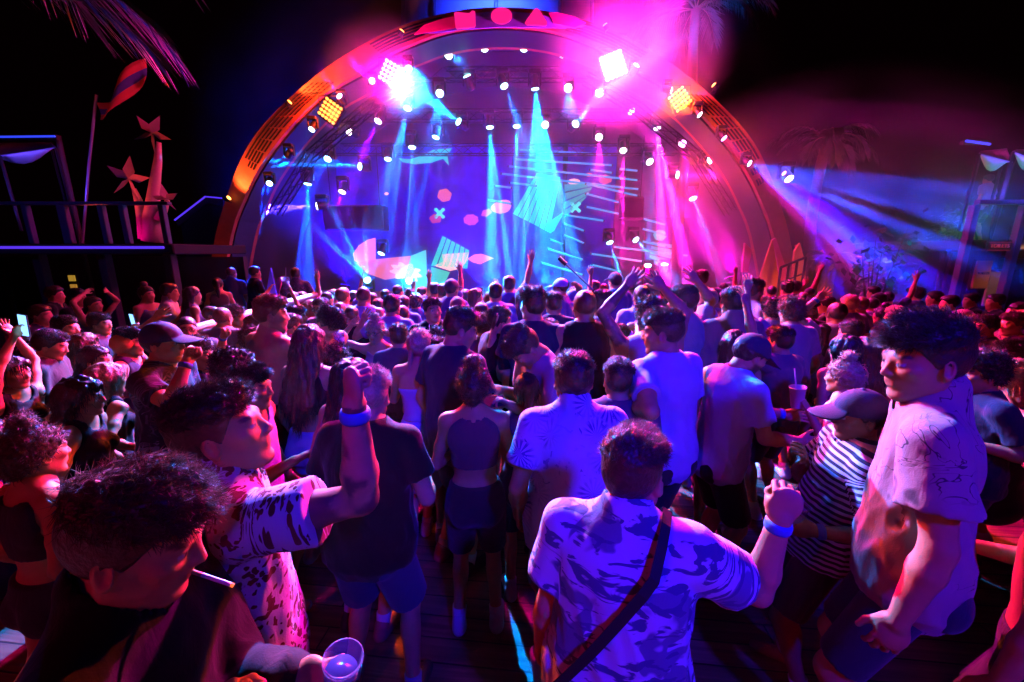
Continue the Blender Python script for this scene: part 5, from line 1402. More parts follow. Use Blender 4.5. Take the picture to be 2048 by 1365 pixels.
# middle crowd
MIDS = [
 (593, 612, 46, -60, 'dark haired man with his back to the stage rail, left of the bowed white vest', dict(hair='black', style='crop', tc=BK)),
 (640, 596, 46, 168, 'man in glasses and a checked shirt facing the camera', dict(hair='brown', style='crop', top='shirt', tc=(.3, .1, .15), pat='dots', tc2=(.05, .02, .05), glasses=True)),
 (618, 600, 38, 150, 'woman with a raised drink left of the man in glasses', dict(sex='f', hair='blond', style='long', top='tank', tc=(.3, .3, .5), ra='up', rh='hold')),
 (686, 576, 38, -20, 'auburn head rising behind the bowed white vest', dict(hair='red', style='crop', tc=(.2, .1, .3))),
 (681, 607, 44, 0, 'cropped red lit head just right of the man in glasses', dict(hair='red', style='buzz', tc=(.15, .1, .3))),
 (703, 612, 42, 10, 'dark cropped head left of the broad man in a blue vest', dict(hair='black', style='buzz', tc=BK)),
 (727, 574, 40, 2, 'broad man in a blue lit vest under the orange shell', dict(hair='dark', style='buzz', top='tank', tc=(.3, .3, .6), fat=1.1)),
 (757, 602, 36, 0, 'round dark head right of the blue lit vest', dict(hair='black', style='crop', tc=(.2, .2, .4))),
 (784, 590, 47, -8, 'man with thick dark hair in a violet t-shirt, left hand waving', dict(hair='dark', style='crop', tc=(.34, .22, .45), la=('px', 731, 630, -.05, (1, 0, -.6)), lh='open')),
 (807, 592, 34, 0, 'blue lit dark head behind the waving violet t-shirt', dict(hair='black', style='crop', tc=(.1, .1, .3))),
 (832, 588, 36, 0, 'round black afro under the pink plume', dict(hair='black', style='afro', tc=(.1, .1, .3))),
 (806, 624, 44, 0, 'buzz cut man in a black t-shirt with pale shoulders, arms spread', dict(hair='dark', style='buzz', tc=BK, la='out', ra='out', fat=1.1)),
 (864, 596, 50, -150, 'man with slick dark hair in a black t-shirt gazing up left', dict(hair='dark', style='crop', tc=BK, head=(-10, 0, 0), ra='hold', rh='hold')),
 (915, 592, 46, 10, 'man in a bandana cap and a dotted black shirt', dict(hair='brown', style='capped', cap='back', capc=(.2, .08, .08), top='shirt', tc=(.015, .015, .03), pat='dots', tc2=(.4, .35, .5))),
 (918, 634, 40, 0, 'fair tousled head behind the man in navy', dict(hair='blond', style='curly', tc=(.3, .2, .25))),
 (962, 606, 44, 20, 'dark head to the left of the flat hand salute', dict(hair='black', style='crop', tc=(.1, .08, .15))),
 (967, 628, 46, 0, 'tousled brown head just left of the salute', dict(hair='brown', style='curly', tc=(.2, .1, .12))),
 (980, 585, 36, -20, 'small auburn head above the flat hand salute', dict(hair='red', style='crop', tc=(.15, .1, .3))),
 (991, 566, 42, 0, 'tall dark head in front of the blue light column', dict(hair='black', style='crop', tc=(.2, .2, .5))),
 (1046, 572, 42, 10, 'woman with dark long hair and bare shoulders left of the dark blue t-shirt', dict(sex='f', hair='black', style='long', top='tank', tc=(.1, .1, .3))),
 (1108, 584, 48, 0, 'man with a blue lit faded neck between the dark blue t-shirt and the buzz cut', dict(hair='dark', style='fade', tc=NV)),
 (1120, 556, 36, 70, 'man in a white cap raising a thin pole', dict(hair='dark', style='capped', cap='front', capc=(.6, .6, .7), tc=(.2, .2, .4), ra=('px', 1147, 566, -.05, (1, 0, -.4)), rh='fist')),
 (1207, 582, 54, -62, 'young man with a blue lit face right of the buzz cut, white t-shirt', dict(hair='dark', style='fade', skin='fair', tc=WH, ra='clap', la='clap')),
 (1284, 571, 46, 0, 'dark cropped head between the two raised arms', dict(hair='black', style='buzz', tc=(.4, .4, .6))),
 (1403, 540, 46, 10, 'pale cropped head rising behind the tall bearded man', dict(hair='dark', style='fade', tc=(.3, .2, .4))),
 (1414, 580, 46, 70, 'fair crew cut in profile right of the tall bearded man', dict(hair='blond', style='crop', tc=(.3, .3, .5))),
 (1436, 574, 52, -78, 'person in a backwards cap in profile left of the rust shirt', dict(sex='f', hair='black', style='pony', cap='back', capc=(.05, .04, .10), top='tank', tc=(.4, .3, .35))),
 (1512, 558, 52, -78, 'bearded man in profile in a white t-shirt under the reaching arm', dict(hair='brown', style='crop', beard=True, tc=WH)),
 (1526, 592, 40, 0, 'blue lit head peeking right of the bearded profile', dict(hair='dark', style='crop', tc=(.2, .2, .4))),
 (1653, 598, 34, 40, 'small dark head tucked behind the raised open hand', dict(hair='dark', style='crop', tc=BK)),
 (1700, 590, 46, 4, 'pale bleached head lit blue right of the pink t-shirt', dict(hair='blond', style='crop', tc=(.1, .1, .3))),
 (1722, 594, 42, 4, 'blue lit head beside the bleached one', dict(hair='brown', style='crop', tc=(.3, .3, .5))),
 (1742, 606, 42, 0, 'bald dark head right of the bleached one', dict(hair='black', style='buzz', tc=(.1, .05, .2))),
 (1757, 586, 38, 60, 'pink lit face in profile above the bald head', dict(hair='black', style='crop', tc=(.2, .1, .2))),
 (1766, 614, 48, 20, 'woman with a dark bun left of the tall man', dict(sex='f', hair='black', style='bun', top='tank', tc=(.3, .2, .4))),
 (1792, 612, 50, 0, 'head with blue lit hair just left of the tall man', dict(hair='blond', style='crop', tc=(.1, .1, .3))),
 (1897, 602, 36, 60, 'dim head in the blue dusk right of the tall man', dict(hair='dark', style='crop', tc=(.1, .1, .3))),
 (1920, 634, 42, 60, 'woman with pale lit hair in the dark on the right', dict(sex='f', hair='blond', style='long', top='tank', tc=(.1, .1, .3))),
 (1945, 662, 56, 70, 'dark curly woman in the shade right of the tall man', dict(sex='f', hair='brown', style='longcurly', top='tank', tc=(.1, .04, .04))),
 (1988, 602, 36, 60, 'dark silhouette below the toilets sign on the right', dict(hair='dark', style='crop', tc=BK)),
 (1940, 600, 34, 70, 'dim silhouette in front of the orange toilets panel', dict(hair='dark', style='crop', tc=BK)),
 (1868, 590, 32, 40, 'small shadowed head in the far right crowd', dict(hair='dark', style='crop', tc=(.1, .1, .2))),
 (2030, 640, 44, 84, 'shadowed profile at the right edge above the stretched arms', dict(hair='dark', style='crop', tc=BK)),
]
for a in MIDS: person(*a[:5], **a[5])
# more dancers filling the middle of the floor
for a in (
 (560, 700, 62, 20, 'dark haired man between the shirtless man and the long red brown hair', dict(hair='black', style='fade', tc=(.05, .04, .08))),
 (592, 664, 56, -30, 'stooping man in a grey vest left of the long red brown hair', dict(hair='brown', style='crop', top='tank', tc=(.3, .28, .34), head=(18, 0, 0))),
 (880, 668, 58, -10, 'dark curly man squeezed between the blonde braids and the navy t-shirt', dict(hair='black', style='curly', tc=(.06, .05, .10))),
 (1100, 640, 58, 0, 'fair haired man from behind left of the sleeveless black top', dict(hair='blond', style='fade', tc=(.12, .10, .22))),
 (1240, 652, 56, 14, 'man in a pale blue vest right of the sleeveless black top', dict(hair='dark', style='fade', top='tank', tc=(.35, .40, .60))),
 (1420, 672, 60, 4, 'man in a dark red t-shirt left of the bow and long dark hair', dict(hair='dark', style='crop', tc=(.16, .03, .05))),
 (1560, 668, 56, 20, 'man with one arm up behind the blonde woman with the bottle', dict(hair='black', style='fade', tc=(.10, .08, .16), la='up', lh='open')),
 (1640, 690, 60, -20, 'woman with a dark ponytail right of the bottle', dict(sex='f', hair='dark', style='pony', top='tank', tc=(.25, .12, .2))),
 (1770, 690, 62, 30, 'woman with brown curls close behind the blue cap', dict(sex='f', hair='brown', style='longcurly', top='tank', tc=(.06, .03, .08))),
 (872, 742, 74, -6, 'dark haired man in black between the black t-shirt and the messy bun', dict(hair='black', style='fade', tc=BK)),
 (1052, 752, 72, 8, 'woman with a dark ponytail left of the palm leaf shirt', dict(sex='f', hair='dark', style='pony', top='tank', tc=(.05, .03, .07))),
 (1238, 730, 74, -10, 'man in a plum t-shirt right of the palm leaf shirt', dict(hair='dark', style='fade', tc=(.10, .04, .12))),
 (800, 700, 62, 14, 'cropped dark head just behind the broad man in black', dict(hair='dark', style='crop', tc=(.06, .05, .1))),
 (280, 770, 78, -70, 'man in a dark vest below the leafy black t-shirt on the left', dict(hair='black', style='fade', top='tank', tc=(.05, .05, .10))),
 (90, 800, 88, -66, 'woman with dark curls in the gloom at the lower left', dict(sex='f', hair='black', style='longcurly', top='tank', tc=(.03, .02, .04))),
 (1905, 700, 62, 66, 'bearded man in shade right of the tall man', dict(hair='black', style='crop', beard=True, tc=(.06, .03, .05))),
 (1990, 820, 96, 60, 'dark vest and bent arm at the right edge below the bleached hair', dict(hair='dark', style='fade', top='tank', tc=(.05, .06, .16), ra='hold')),
 (430, 655, 50, -70, 'small man with a shaved head left of the violet lit curls', dict(hair='brown', style='buzz', tc=(.2, .12, .2))),
 (1300, 690, 60, 0, 'cropped head almost hidden behind the bright white t-shirt', dict(hair='dark', style='crop', tc=(.08, .06, .1))),
): person(*a[:5], **a[5])
# far rows in front of the stage
FARS = [
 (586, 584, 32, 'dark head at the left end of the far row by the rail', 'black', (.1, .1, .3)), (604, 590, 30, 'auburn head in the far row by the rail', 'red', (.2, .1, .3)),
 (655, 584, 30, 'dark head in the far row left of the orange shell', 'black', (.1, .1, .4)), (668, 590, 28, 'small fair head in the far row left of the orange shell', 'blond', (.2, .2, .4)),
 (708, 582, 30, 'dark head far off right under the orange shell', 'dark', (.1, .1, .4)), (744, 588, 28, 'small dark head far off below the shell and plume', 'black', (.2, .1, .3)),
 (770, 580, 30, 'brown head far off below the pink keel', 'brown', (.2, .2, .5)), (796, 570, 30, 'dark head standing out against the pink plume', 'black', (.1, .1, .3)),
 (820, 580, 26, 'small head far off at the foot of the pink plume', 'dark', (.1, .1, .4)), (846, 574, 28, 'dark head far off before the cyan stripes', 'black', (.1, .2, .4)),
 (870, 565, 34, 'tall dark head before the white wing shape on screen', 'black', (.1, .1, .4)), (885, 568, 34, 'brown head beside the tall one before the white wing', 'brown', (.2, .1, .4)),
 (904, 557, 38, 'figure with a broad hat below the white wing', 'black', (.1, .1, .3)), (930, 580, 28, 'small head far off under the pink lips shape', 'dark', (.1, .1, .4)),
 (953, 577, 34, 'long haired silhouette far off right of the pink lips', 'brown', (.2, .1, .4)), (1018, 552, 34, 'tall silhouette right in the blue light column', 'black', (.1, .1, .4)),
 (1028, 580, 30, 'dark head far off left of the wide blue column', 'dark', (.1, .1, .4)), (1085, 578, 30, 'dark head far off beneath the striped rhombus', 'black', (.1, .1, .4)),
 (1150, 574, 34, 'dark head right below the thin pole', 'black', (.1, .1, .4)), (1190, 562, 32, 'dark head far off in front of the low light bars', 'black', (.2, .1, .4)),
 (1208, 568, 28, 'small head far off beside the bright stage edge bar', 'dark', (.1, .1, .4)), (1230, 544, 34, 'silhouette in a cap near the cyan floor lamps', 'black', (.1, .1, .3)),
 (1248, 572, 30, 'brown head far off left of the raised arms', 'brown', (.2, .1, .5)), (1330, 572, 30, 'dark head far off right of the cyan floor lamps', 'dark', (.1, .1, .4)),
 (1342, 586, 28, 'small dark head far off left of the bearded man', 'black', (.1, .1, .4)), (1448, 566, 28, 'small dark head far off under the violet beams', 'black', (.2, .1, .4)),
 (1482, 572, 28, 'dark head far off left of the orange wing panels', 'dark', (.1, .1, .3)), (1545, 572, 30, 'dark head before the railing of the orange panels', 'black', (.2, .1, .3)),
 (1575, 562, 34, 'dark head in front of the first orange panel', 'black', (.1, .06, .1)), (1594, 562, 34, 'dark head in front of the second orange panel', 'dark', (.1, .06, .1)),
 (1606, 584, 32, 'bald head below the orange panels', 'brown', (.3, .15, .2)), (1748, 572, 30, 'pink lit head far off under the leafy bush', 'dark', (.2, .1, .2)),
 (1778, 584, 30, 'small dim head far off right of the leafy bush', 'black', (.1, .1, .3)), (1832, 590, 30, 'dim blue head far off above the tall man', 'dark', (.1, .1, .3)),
]
STY = ['crop', 'fade', 'buzz', 'curly', 'crop']
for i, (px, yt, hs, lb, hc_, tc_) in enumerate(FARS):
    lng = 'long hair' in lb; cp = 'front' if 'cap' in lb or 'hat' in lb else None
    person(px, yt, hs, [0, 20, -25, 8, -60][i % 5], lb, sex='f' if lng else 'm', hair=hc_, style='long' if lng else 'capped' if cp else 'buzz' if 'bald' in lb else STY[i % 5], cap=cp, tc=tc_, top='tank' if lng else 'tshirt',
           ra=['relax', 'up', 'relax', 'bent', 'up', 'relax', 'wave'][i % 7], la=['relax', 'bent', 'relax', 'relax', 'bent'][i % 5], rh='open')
# ------------------------------------------------------------------ things in hands
def find(s):
    k = [i for l, i in INFO.items() if s in l]
    assert len(k) == 1, (s, len(k)); return k[0]
def hand_at(i, side, f=.085):
    sh, el, wr, fd, pn, hd = i['AR'][1 if side == 'R' else -1]
    return i['w'](wr + fd * f * 1.0 + pn * .032), norm(i['RZ'] @ fd), norm(i['RZ'] @ pn)
def clear_plastic():
    if 'cupm' in MATS: return MATS['cupm']
    m, nt, b = nodes_of('clear_plastic'); b.inputs['Base Color'].default_value = (.35, .45, .8, 1); b.inputs['Roughness'].default_value = .15
    b.inputs['Alpha'].default_value = .3; b.inputs['Specular IOR Level'].default_value = .8
    MATS['cupm'] = m; return m
def cup(p, axis, label, col=(.25, .3, .45), s=1.0, straw=None, opaque=None):
    e = empty('plastic_cup', p); tag(e, label, 'cup', 'plastic cups in the crowd'); ax = norm(axis)
    h = .06 * s
    wall = MB().lathe((0, 0, 0), ax, [(.028 * s, -h), (.029 * s, -h + .004), (.040 * s, h - .004), (.043 * s, h - .002), (.043 * s, h + .003), (.039 * s, h + .003), (.027 * s, -h + .008)], 24)
    wall.build('cup_wall', plain('cup_plastic', opaque, .4) if opaque else clear_plastic(), e, True)
    MB().lathe((0, 0, 0), ax, [(.0265 * s, -h + .009), (.035 * s, h * .35), (.002, h * .36)], 24).build('drink', plain('drink', col, .15, var=.05), e, True)
    if straw:
        x, y, _ = basis(ax); MB().tube([ax * (-h + .02) + x * .01, ax * (h + .10 * s) - x * .035 * s], .0035 * s, 8).build('straw', plain('straw', straw, .5), e)
    return e
def phone(p, nrm, upv, label, lit=(.2, .5, 1), st=2.5):
    e = empty('phone', p); tag(e, label, 'phone', 'phones held up'); n = norm(nrm); u = norm(np.asarray(upv) - n * np.dot(n, upv)); M = np.stack((np.cross(u, n), n, u), 1)
    MB().box((0, 0, 0), (.075, .009, .15), M, .004).build('case', plain('phone_case', (.02, .02, .025), .4), e)
    MB().box(-n * .0055, (.068, .003, .138), M, .001).build('screen', glow('phone_screen', lit, st), e)
i = find('cigarette'); q = lambda x, y, z: i['w'](i['Hc'] + i['HM'] @ np.array((x, y, z)))
m0 = q(0, .095, -.056); d = norm(norm(q(0, 1, -.056) - m0) * 1.0 + np.array((.0, -.25, -.06)))
e = empty('cigarette', m0); tag(e, 'white cigarette in the mouth of the man at the bottom left', 'cigarette')
MB().tube([-d * .012, d * .022], .0042, 10).build('filter', plain('cork_tip', (.55, .33, .15), .8), e)
MB().tube([d * .022, d * .082], .0042, 10).build('paper', plain('cigarette_paper', (.8, .8, .8), .8), e)
MB().tube([d * .082, d * .087], .0040, 10).build('ash_tip', glow('ember', (1, .15, .03), 1.5), e)
p, d, n = hand_at(i, 'L'); cup(p, norm(np.array((.25, -.1, 1))), 'blue tinted plastic cup at the bottom edge held by the cigarette smoker', (.05, .08, .3), .95)
i = find('striped t-shirt'); p, d, n = hand_at(i, 'L'); cup(p + np.array((0, 0, .03)), (.12, -.05, 1), 'clear plastic cup of ice held by the man in stripes', (.35, .5, .7), 1.15)
i = find('glowing cup'); p, d, n = hand_at(i, 'L'); cup(p, (0, 0, 1), 'glowing pale cup held by the bowing man in the white vest', (.5, .6, .9), 1.1)
i = find('topknot behind the blue cap'); p, d, n = hand_at(i, 'L'); cup(p, (-.1, 0, 1), 'pink cup with a straw in front of the bleached topknot', (.7, .2, .3), 1.1, (.8, .5, .6), (.7, .4, .5))
i = find('sipping a drink'); p, d, n = hand_at(i, 'R'); cup(p, (0, 0, 1), 'cup with a straw sipped by the woman on the left', (.3, .1, .1), 1, (.7, .6, .6))
i = find('gazing up left'); p, d, n = hand_at(i, 'R'); cup(p, (0, 0, 1), 'pale cup with a tall straw held by the man gazing up', (.5, .6, .8), 1.0, (.7, .7, .8))
i = find('raised drink'); p, d, n = hand_at(i, 'R'); cup(p, (0, 0, 1), 'drink lifted above the heads beside the man in glasses', (.4, .5, .9), 1.3, (.5, .6, .9))
i = find('glowing phone up'); p, d, n = hand_at(i, 'R'); phone(p, (.2, 1, 0), d, 'phone with a blue screen held up at the left edge')
i = find('lit phone high'); p, d, n = hand_at(i, 'L'); phone(p + np.array((-.02, 0, .05)), (.4, 1, .1), norm(d + np.array((-.5, 0, 0))), 'tilted lit phone held high on the left')
i = find('low over his hands'); p, d, n = hand_at(i, 'L'); phone(p, (.3, -.5, .8), (1, .3, .2), 'dark phone in the hands of the man bending low', (.4, .15, .2), .25)
i = find('orange bottle'); p, d, n = hand_at(i, 'L'); e = empty('bottle', p); tag(e, 'orange bottle hugged by the blonde woman facing the camera', 'bottle')
MB().lathe((0, 0, 0), (-.05, 0, 1), [(.030, -.12), (.036, -.115), (.037, .02), (.030, .06), (.014, .10), (.013, .15), (.015, .152), (.015, .165)], 18).build('glass', plain('orange_glass', (.75, .22, .03), .2, var=.05), e, True)
MB().lathe((0, 0, 0), (-.05, 0, 1), [(.016, .166), (.016, .182), (.012, .184)], 12).build('cap', plain('bottle_cap', (.5, .4, .3), .4, .5), e)
MB().lathe((0, 0, 0), (-.05, 0, 1), [(.0373, -.08), (.0376, -.079), (.0376, -.01), (.0372, -.009)], 18).build('paper_label', plain('bottle_label', (.6, .35, .2), .8), e, True)
i = find('raising a thin pole'); p, d, n = hand_at(i, 'R'); zc_ = i['zc']
a, b = at_zc(1120, 518, zc_ - .0), at_zc(1186, 580, zc_ + .0); e = empty('thin_pole', p); tag(e, 'thin dark pole slanting above the crowd before the screens', 'pole')
MB().tube([a - p, b - p], .013, 8).build('shaft', plain('pole_paint', (.2, .2, .25), .4), e); MB().tube([a - p - norm(b - a) * .02, a - p + norm(b - a) * .12], .03, 8).build('grip', BLK, e)
p = at_zc(246, 689, 3.3); e = empty('balloon', p); tag(e, 'small orange balloon floating behind the lit phone on the left', 'balloon')
MB().lathe((0, 0, 0), (0, 0, 1), [(.004, -.10), (.012, -.09), (.06, -.06), (.085, 0), (.075, .05), (.04, .085), (.005, .095)], 18).build('skin', plain('balloon_rubber', (.7, .18, .06), .35), e, True)
MB().tube([(0, 0, -.1), (.01, 0, -.3), (0, .01, -.55)], .002, 5).build('string', plain('string', (.5, .5, .5), .8), e)

# ------------------------------------------------------------------ palms and plants
def frond(k, kl, base, d0, L, droop, wid, n=26, rng=random):
    """rachis into k, leaflets into kl"""
    p = np.asarray(base, float); d = norm(d0); pts = [p]
    for j in range(12):
        d = norm(d + np.array((0, 0, -droop * (.3 + j / 12)))); pts.append(pts[-1] + d * L / 12)
    k.tube(pts, [max(.004, .018 * (1 - j / 13)) for j in range(13)], 5)
    for j in range(n):
        t = .12 + .88 * j / n; s = t * 12; a = min(int(s), 11); q = pts[a] + (pts[a + 1] - pts[a]) * (s - a); dd = norm(pts[a + 1] - pts[a])
        side = norm(np.cross(dd, (0, 0, 1)))
        for sg in (-1, 1):
            ld = norm(side * sg * (.8 - .45 * t) + dd * (.55 + .4 * t) + np.array((0, 0, -.25 + rng.uniform(-.2, .1))))
            ll = wid * (.55 + .6 * math.sin(math.pi * min(1, t * .9 + .08))) * rng.uniform(.8, 1.1); tip = q + ld * ll + np.array((0, 0, -.18 * ll)); m_ = q + ld * ll * .5
            nn = norm(np.cross(ld, side * sg + (0, 0, .6))) * .016
            sd = norm(np.cross(ld, nn)) * .02
            kl.add([q, m_ + sd, tip, m_ - sd], [(0, 1, 2, 3)])
LEAF = plain('palm_leaf', (.035, .06, .03), .5, var=.5); BARK = plain('palm_bark', (.12, .08, .05), .9, bump=.8, bscale=18)
def palm(loc, h, n, L, label, droop=.16, el=(.1, 1.0), seed=1, wid=.5, dirs=None):
    rg = random.Random(seed); e = empty('palm_tree', (loc[0], loc[1], 0)); tag(e, label, 'palm tree')
    t = MB(); pts = [np.array((.05 * math.sin(z * 1.3), 0, z)) for z in np.linspace(0, h, 14)]; t.tube(pts, [.17 - .05 * i / 13 + (.012 if i % 2 else 0) for i in range(14)], 12); t.build('trunk', BARK, e, True)
    k, kl = MB(), MB()
    for i in range(n):
        if dirs: d = np.asarray(dirs[i % len(dirs)]) + np.array([rg.uniform(-.15, .15) for _ in range(3)])
        else:
            a = 2 * math.pi * i / n + rg.uniform(-.2, .2); z = rg.uniform(*el); d = np.array((math.cos(a), math.sin(a), z))
        frond(k, kl, pts[-1], d, L * rg.uniform(.8, 1.15), droop, wid, 30, rg)
    k.build('frond_stem', plain('frond_rib', (.12, .12, .05), .6), e); kl.build('crown', LEAF, e)
    return e
c = at(-350, -190, 3.6); e = palm(c, c[2], 12, 2.5, 'palm tree with drooping blue lit fronds hanging in at the top left corner', .13, (-.2, .5), 3, .55, [(1, .1, .42), (1, .5, .3), (1, -.3, .5), (.9, .8, .5), (1, .25, .55), (1, .0, .22), (.3, 1, .4), (-1, .2, .4), (-.6, -.8, .4), (1, .35, .12), (.8, -.7, .3), (1, .1, .7)])
lamp('lamp', 'SPOT', at(250, 200, 4.6) - np.array((c[0], c[1], 0)), 230, (.03, .03, 1), e, at(100, 40, 3.6) - np.array((c[0], c[1], 0)), 90, .6, .1)
c = at(1395, 20, 12.9); e = palm(c, c[2], 12, 2.2, 'tall palm tree behind the arch with blue lit fronds, top right of the arch', .15, (0, 1.0), 5, .6)
lamp('lamp', 'SPOT', np.array((-.6, -2.2, c[2] - 1.4)), 2600, (.0, .08, 1), e, np.array((0, 0, c[2] + .3)), 70, .6, .1)
c = at(1650, 282, 12.5); e = palm(c, c[2], 14, 1.5, 'palm tree with dim red lit fronds right of the arch', .2, (.0, 1.2), 8, .45)
lamp('lamp', 'SPOT', np.array((-1.2, -1.6, c[2] - 1.2)), 120, (1, .08, .04), e, np.array((0, 0, c[2])), 80, .6, .1)
c = at(1660, 500, 9.6); e = palm(c, c[2] - .2, 9, .8, 'small palm with red lit fronds by the orange side panels', .25, (.1, 1.2), 11, .3)

def bush(c, r, n, label, lf, seed, leaf=.13, m=LEAF):
    rg = random.Random(seed); e = empty('leafy_bush', (c[0], c[1], 0)); tag(e, label, 'bush'); s, l = MB(), MB()
    for i in range(7):
        a = rg.uniform(0, 6.28); q = np.array((math.cos(a) * r * .5, math.sin(a) * r * .3, c[2] + rg.uniform(0, r))); s.tube([(0, 0, 0), q * .5 + (0, 0, .3), q], [.02, .015, .006], 6)
    for i in range(n):
        p = np.array((rg.gauss(0, r * .5), rg.gauss(0, r * .3), c[2] + rg.gauss(0, r * .5))); d = norm([rg.uniform(-1, 1), rg.uniform(-1, 1), rg.uniform(-.9, .5)]); x, y, _ = basis(d); w_ = leaf * rg.uniform(.7, 1.3)
        l.add([p, p + d * w_ * .5 + x * w_ * .28, p + d * w_, p + d * w_ * .5 - x * w_ * .28], [(0, 1, 2, 3)])
    s.build('stem', BARK, e); l.build('foliage', m, e); return e
c = at(1760, 528, 8.2); e = bush(c, .75, 260, 'leafy bush with a few cyan lit leaves behind the crowd on the right', 0, 2, .2)
lamp('lamp', 'SPOT', np.array((-.5, -1.4, c[2] + .5)), 90, (.0, .35, 1), e, np.array((0, 0, c[2])), 60, .5, .05)
c = at(1908, 450, 10.0); e = bush(c, .42, 160, 'hanging plant lit bright green beside the right terrace', 0, 4, .16)
lamp('lamp', 'POINT', np.array((-.2, -.5, c[2] + .1)), 22, (.02, 1, .25), e)

# ------------------------------------------------------------------ left terrace
VIO = glow('violet_glow', (.12, .04, 1), .9)
tz = at(200, 488, 8.0)[2]
xa, xb = at(-260, 488, 8.0)[0], at(345, 488, 8.0)[0]
te = empty('terrace', ((xa + xb) / 2, 8.0, 0)); tag(te, 'dark raised terrace with railings and a violet lit edge on the left', 'terrace'); o = np.array(((xa + xb) / 2, 8.0, 0)); W_ = xb - xa
MB().box((0, 1.1, tz - .10), (W_, 2.2, .2), bev=.02).build('deck', plain('deck_black', (.010, .009, .010), .9), te)
MB().box((0, -.03, tz - .07), (W_ - .3, .04, .05), bev=.01).build('edge_glow', VIO, te)
MB().box((0, 2.1, tz / 2 - .12), (W_, .15, tz - .3)).build('back_wall', plain('terrace_wall', (.04, .035, .03), .9), te)
for xx in np.linspace(-W_ / 2 + .3, W_ / 2 - .3, 5): MB().box((xx, .25, (tz - .2) / 2), (.16, .16, tz - .2), bev=.01).build('post', DARK, te)
for px in (-60, 60, 133, 210, 252, 330):
    x = at(px, 450, 8.1)[0] - o[0]; MB().box((x, .1, tz + .36), (.10 if px != 133 else .16, .1, .72), bev=.01).build('baluster', plain('rail_paint', (.05, .05, .09), .5), te)
MB().box((0, .1, tz + .75), (W_, .12, .06), bev=.01).build('handrail', plain('rail_paint', (.05, .05, .09), .5), te)
for px, ph in ((146, 'narrow dim amber shelf of bottles at the left of the bar'), (220, 'bright amber lit menu shelf of the bar under the terrace')):
    p = at(px, 575, 9.2); e = empty('bar_shelf', p); tag(e, ph, 'shelf'); w2 = .18
    MB().box((0, .06, 0), (w2, .05, .62), bev=.01).build('frame', DARK, e)
    for k, zz in enumerate((-.2, .0, .2)): MB().box((0, .02, zz), (w2 * .8, .03, .13), bev=.004).build('lit_panel', glow('amber_panel', (1, .35 + .1 * k, .06), (.35 if px == 146 else 1.1)), e)
lamp('lamp', 'SPOT', np.array((W_ * .2, -2.6, tz + 1.6)), 60, (.06, .05, 1), te, np.array((0, .2, tz + .3)), 100, .7, .1)
# star flower sculpture
p = at(305, 478, 8.9); sc_ = empty('star_sculpture', p); tag(sc_, 'tall red lit tree sculpture crowned with star shaped pinwheels', 'sculpture')
scm = plain('sculpture_plaster', (.45, .28, .2), .8, bump=.5, bscale=14); L8 = lambda a, b: at(a, b, 8.9) - p
MB().tube([L8(305, 484), L8(303, 440), L8(308, 380), L8(316, 320), L8(318, 285)], [.19, .15, .10, .07, .04], 14).build('trunk', scm, sc_, True)
MB().tube([L8(295, 478), L8(284, 430), L8(276, 400), L8(268, 378)], [.16, .10, .07, .04], 12).build('branch', scm, sc_, True)
MB().tube([L8(318, 440), L8(330, 415), L8(336, 400)], [.10, .06, .035], 12).build('branch', scm, sc_, True)
def star(px, py, r, rot):
    c = L8(px, py) + (0, -.12, 0); k = MB()
    for j in range(5):
        a = rot + j * 2 * math.pi / 5; d = np.array((math.cos(a), 0, math.sin(a))); s = np.array((-math.sin(a), 0, math.cos(a)))
        k.add([c, c + d * r * .35 + s * r * .17 + (0, -.05, 0), c + d * r, c + d * r * .35 - s * r * .17 + (0, .05, 0), c + (0, .06, 0)], [(0, 1, 2, 3), (4, 3, 2, 1), (0, 3, 4), (0, 4, 1)])
    k.build('star_flower', scm, sc_)
star(267, 360, .46, 1.3); star(313, 270, .40, 2.2); star(340, 400, .30, .4)
lamp('lamp', 'SPOT', L8(285, 470) + (-.45, -.8, -.1), 110, (1, .07, .02), sc_, L8(310, 300), 60, .5, .08)
lamp('lamp', 'SPOT', L8(285, 476) + (-.15, -.5, -.1), 14, (1, .0, .45), sc_, L8(290, 440), 90, .5, .05)
# flag
p = at(168, 395, 9.6); fg = empty('flag', p); tag(fg, 'drooping dark striped flag on a slanted pole above the left terrace', 'flag'); L9 = lambda a, b: at(a, b, 9.6) - p
MB().tube([L9(165, 486), L9(178, 330), L9(190, 215), L9(193, 190)], .025, 8).build('flag_pole', plain('pole_metal', (.3, .3, .35), .4, .6), fg)
fv, ff = [], []
for i in range(13):
    for j in range(7):
        t, s = i / 12, j / 6
        q = L9(192 + 92 * t, (205 + 32 * s) - 78 * t + 14 * math.sin(t * 5) + s * 20 * t); fv.append(q + (0, .12 * math.sin(t * 7 + s * 2), 0))
for i in range(12):
    for j in range(6): ff.append((i * 7 + j, i * 7 + 7 + j, i * 7 + 8 + j, i * 7 + j + 1))
fo = MB().add(fv, ff).build('flag_cloth', [plain('flag_red', (.35, .04, .03), .9), plain('flag_blue', (.03, .04, .2), .9)], fg, True)
for k, pl in enumerate(fo.data.polygons): pl.material_index = 1 if 2 <= k % 6 <= 3 else 0
sm = fo.modifiers.new('thick', 'SOLIDIFY'); sm.thickness = .01
lamp('lamp', 'SPOT', np.array((.8, -2.0, 1.2)), 30, (1, .08, .05), fg, L9(240, 170), 60, .6, .1)
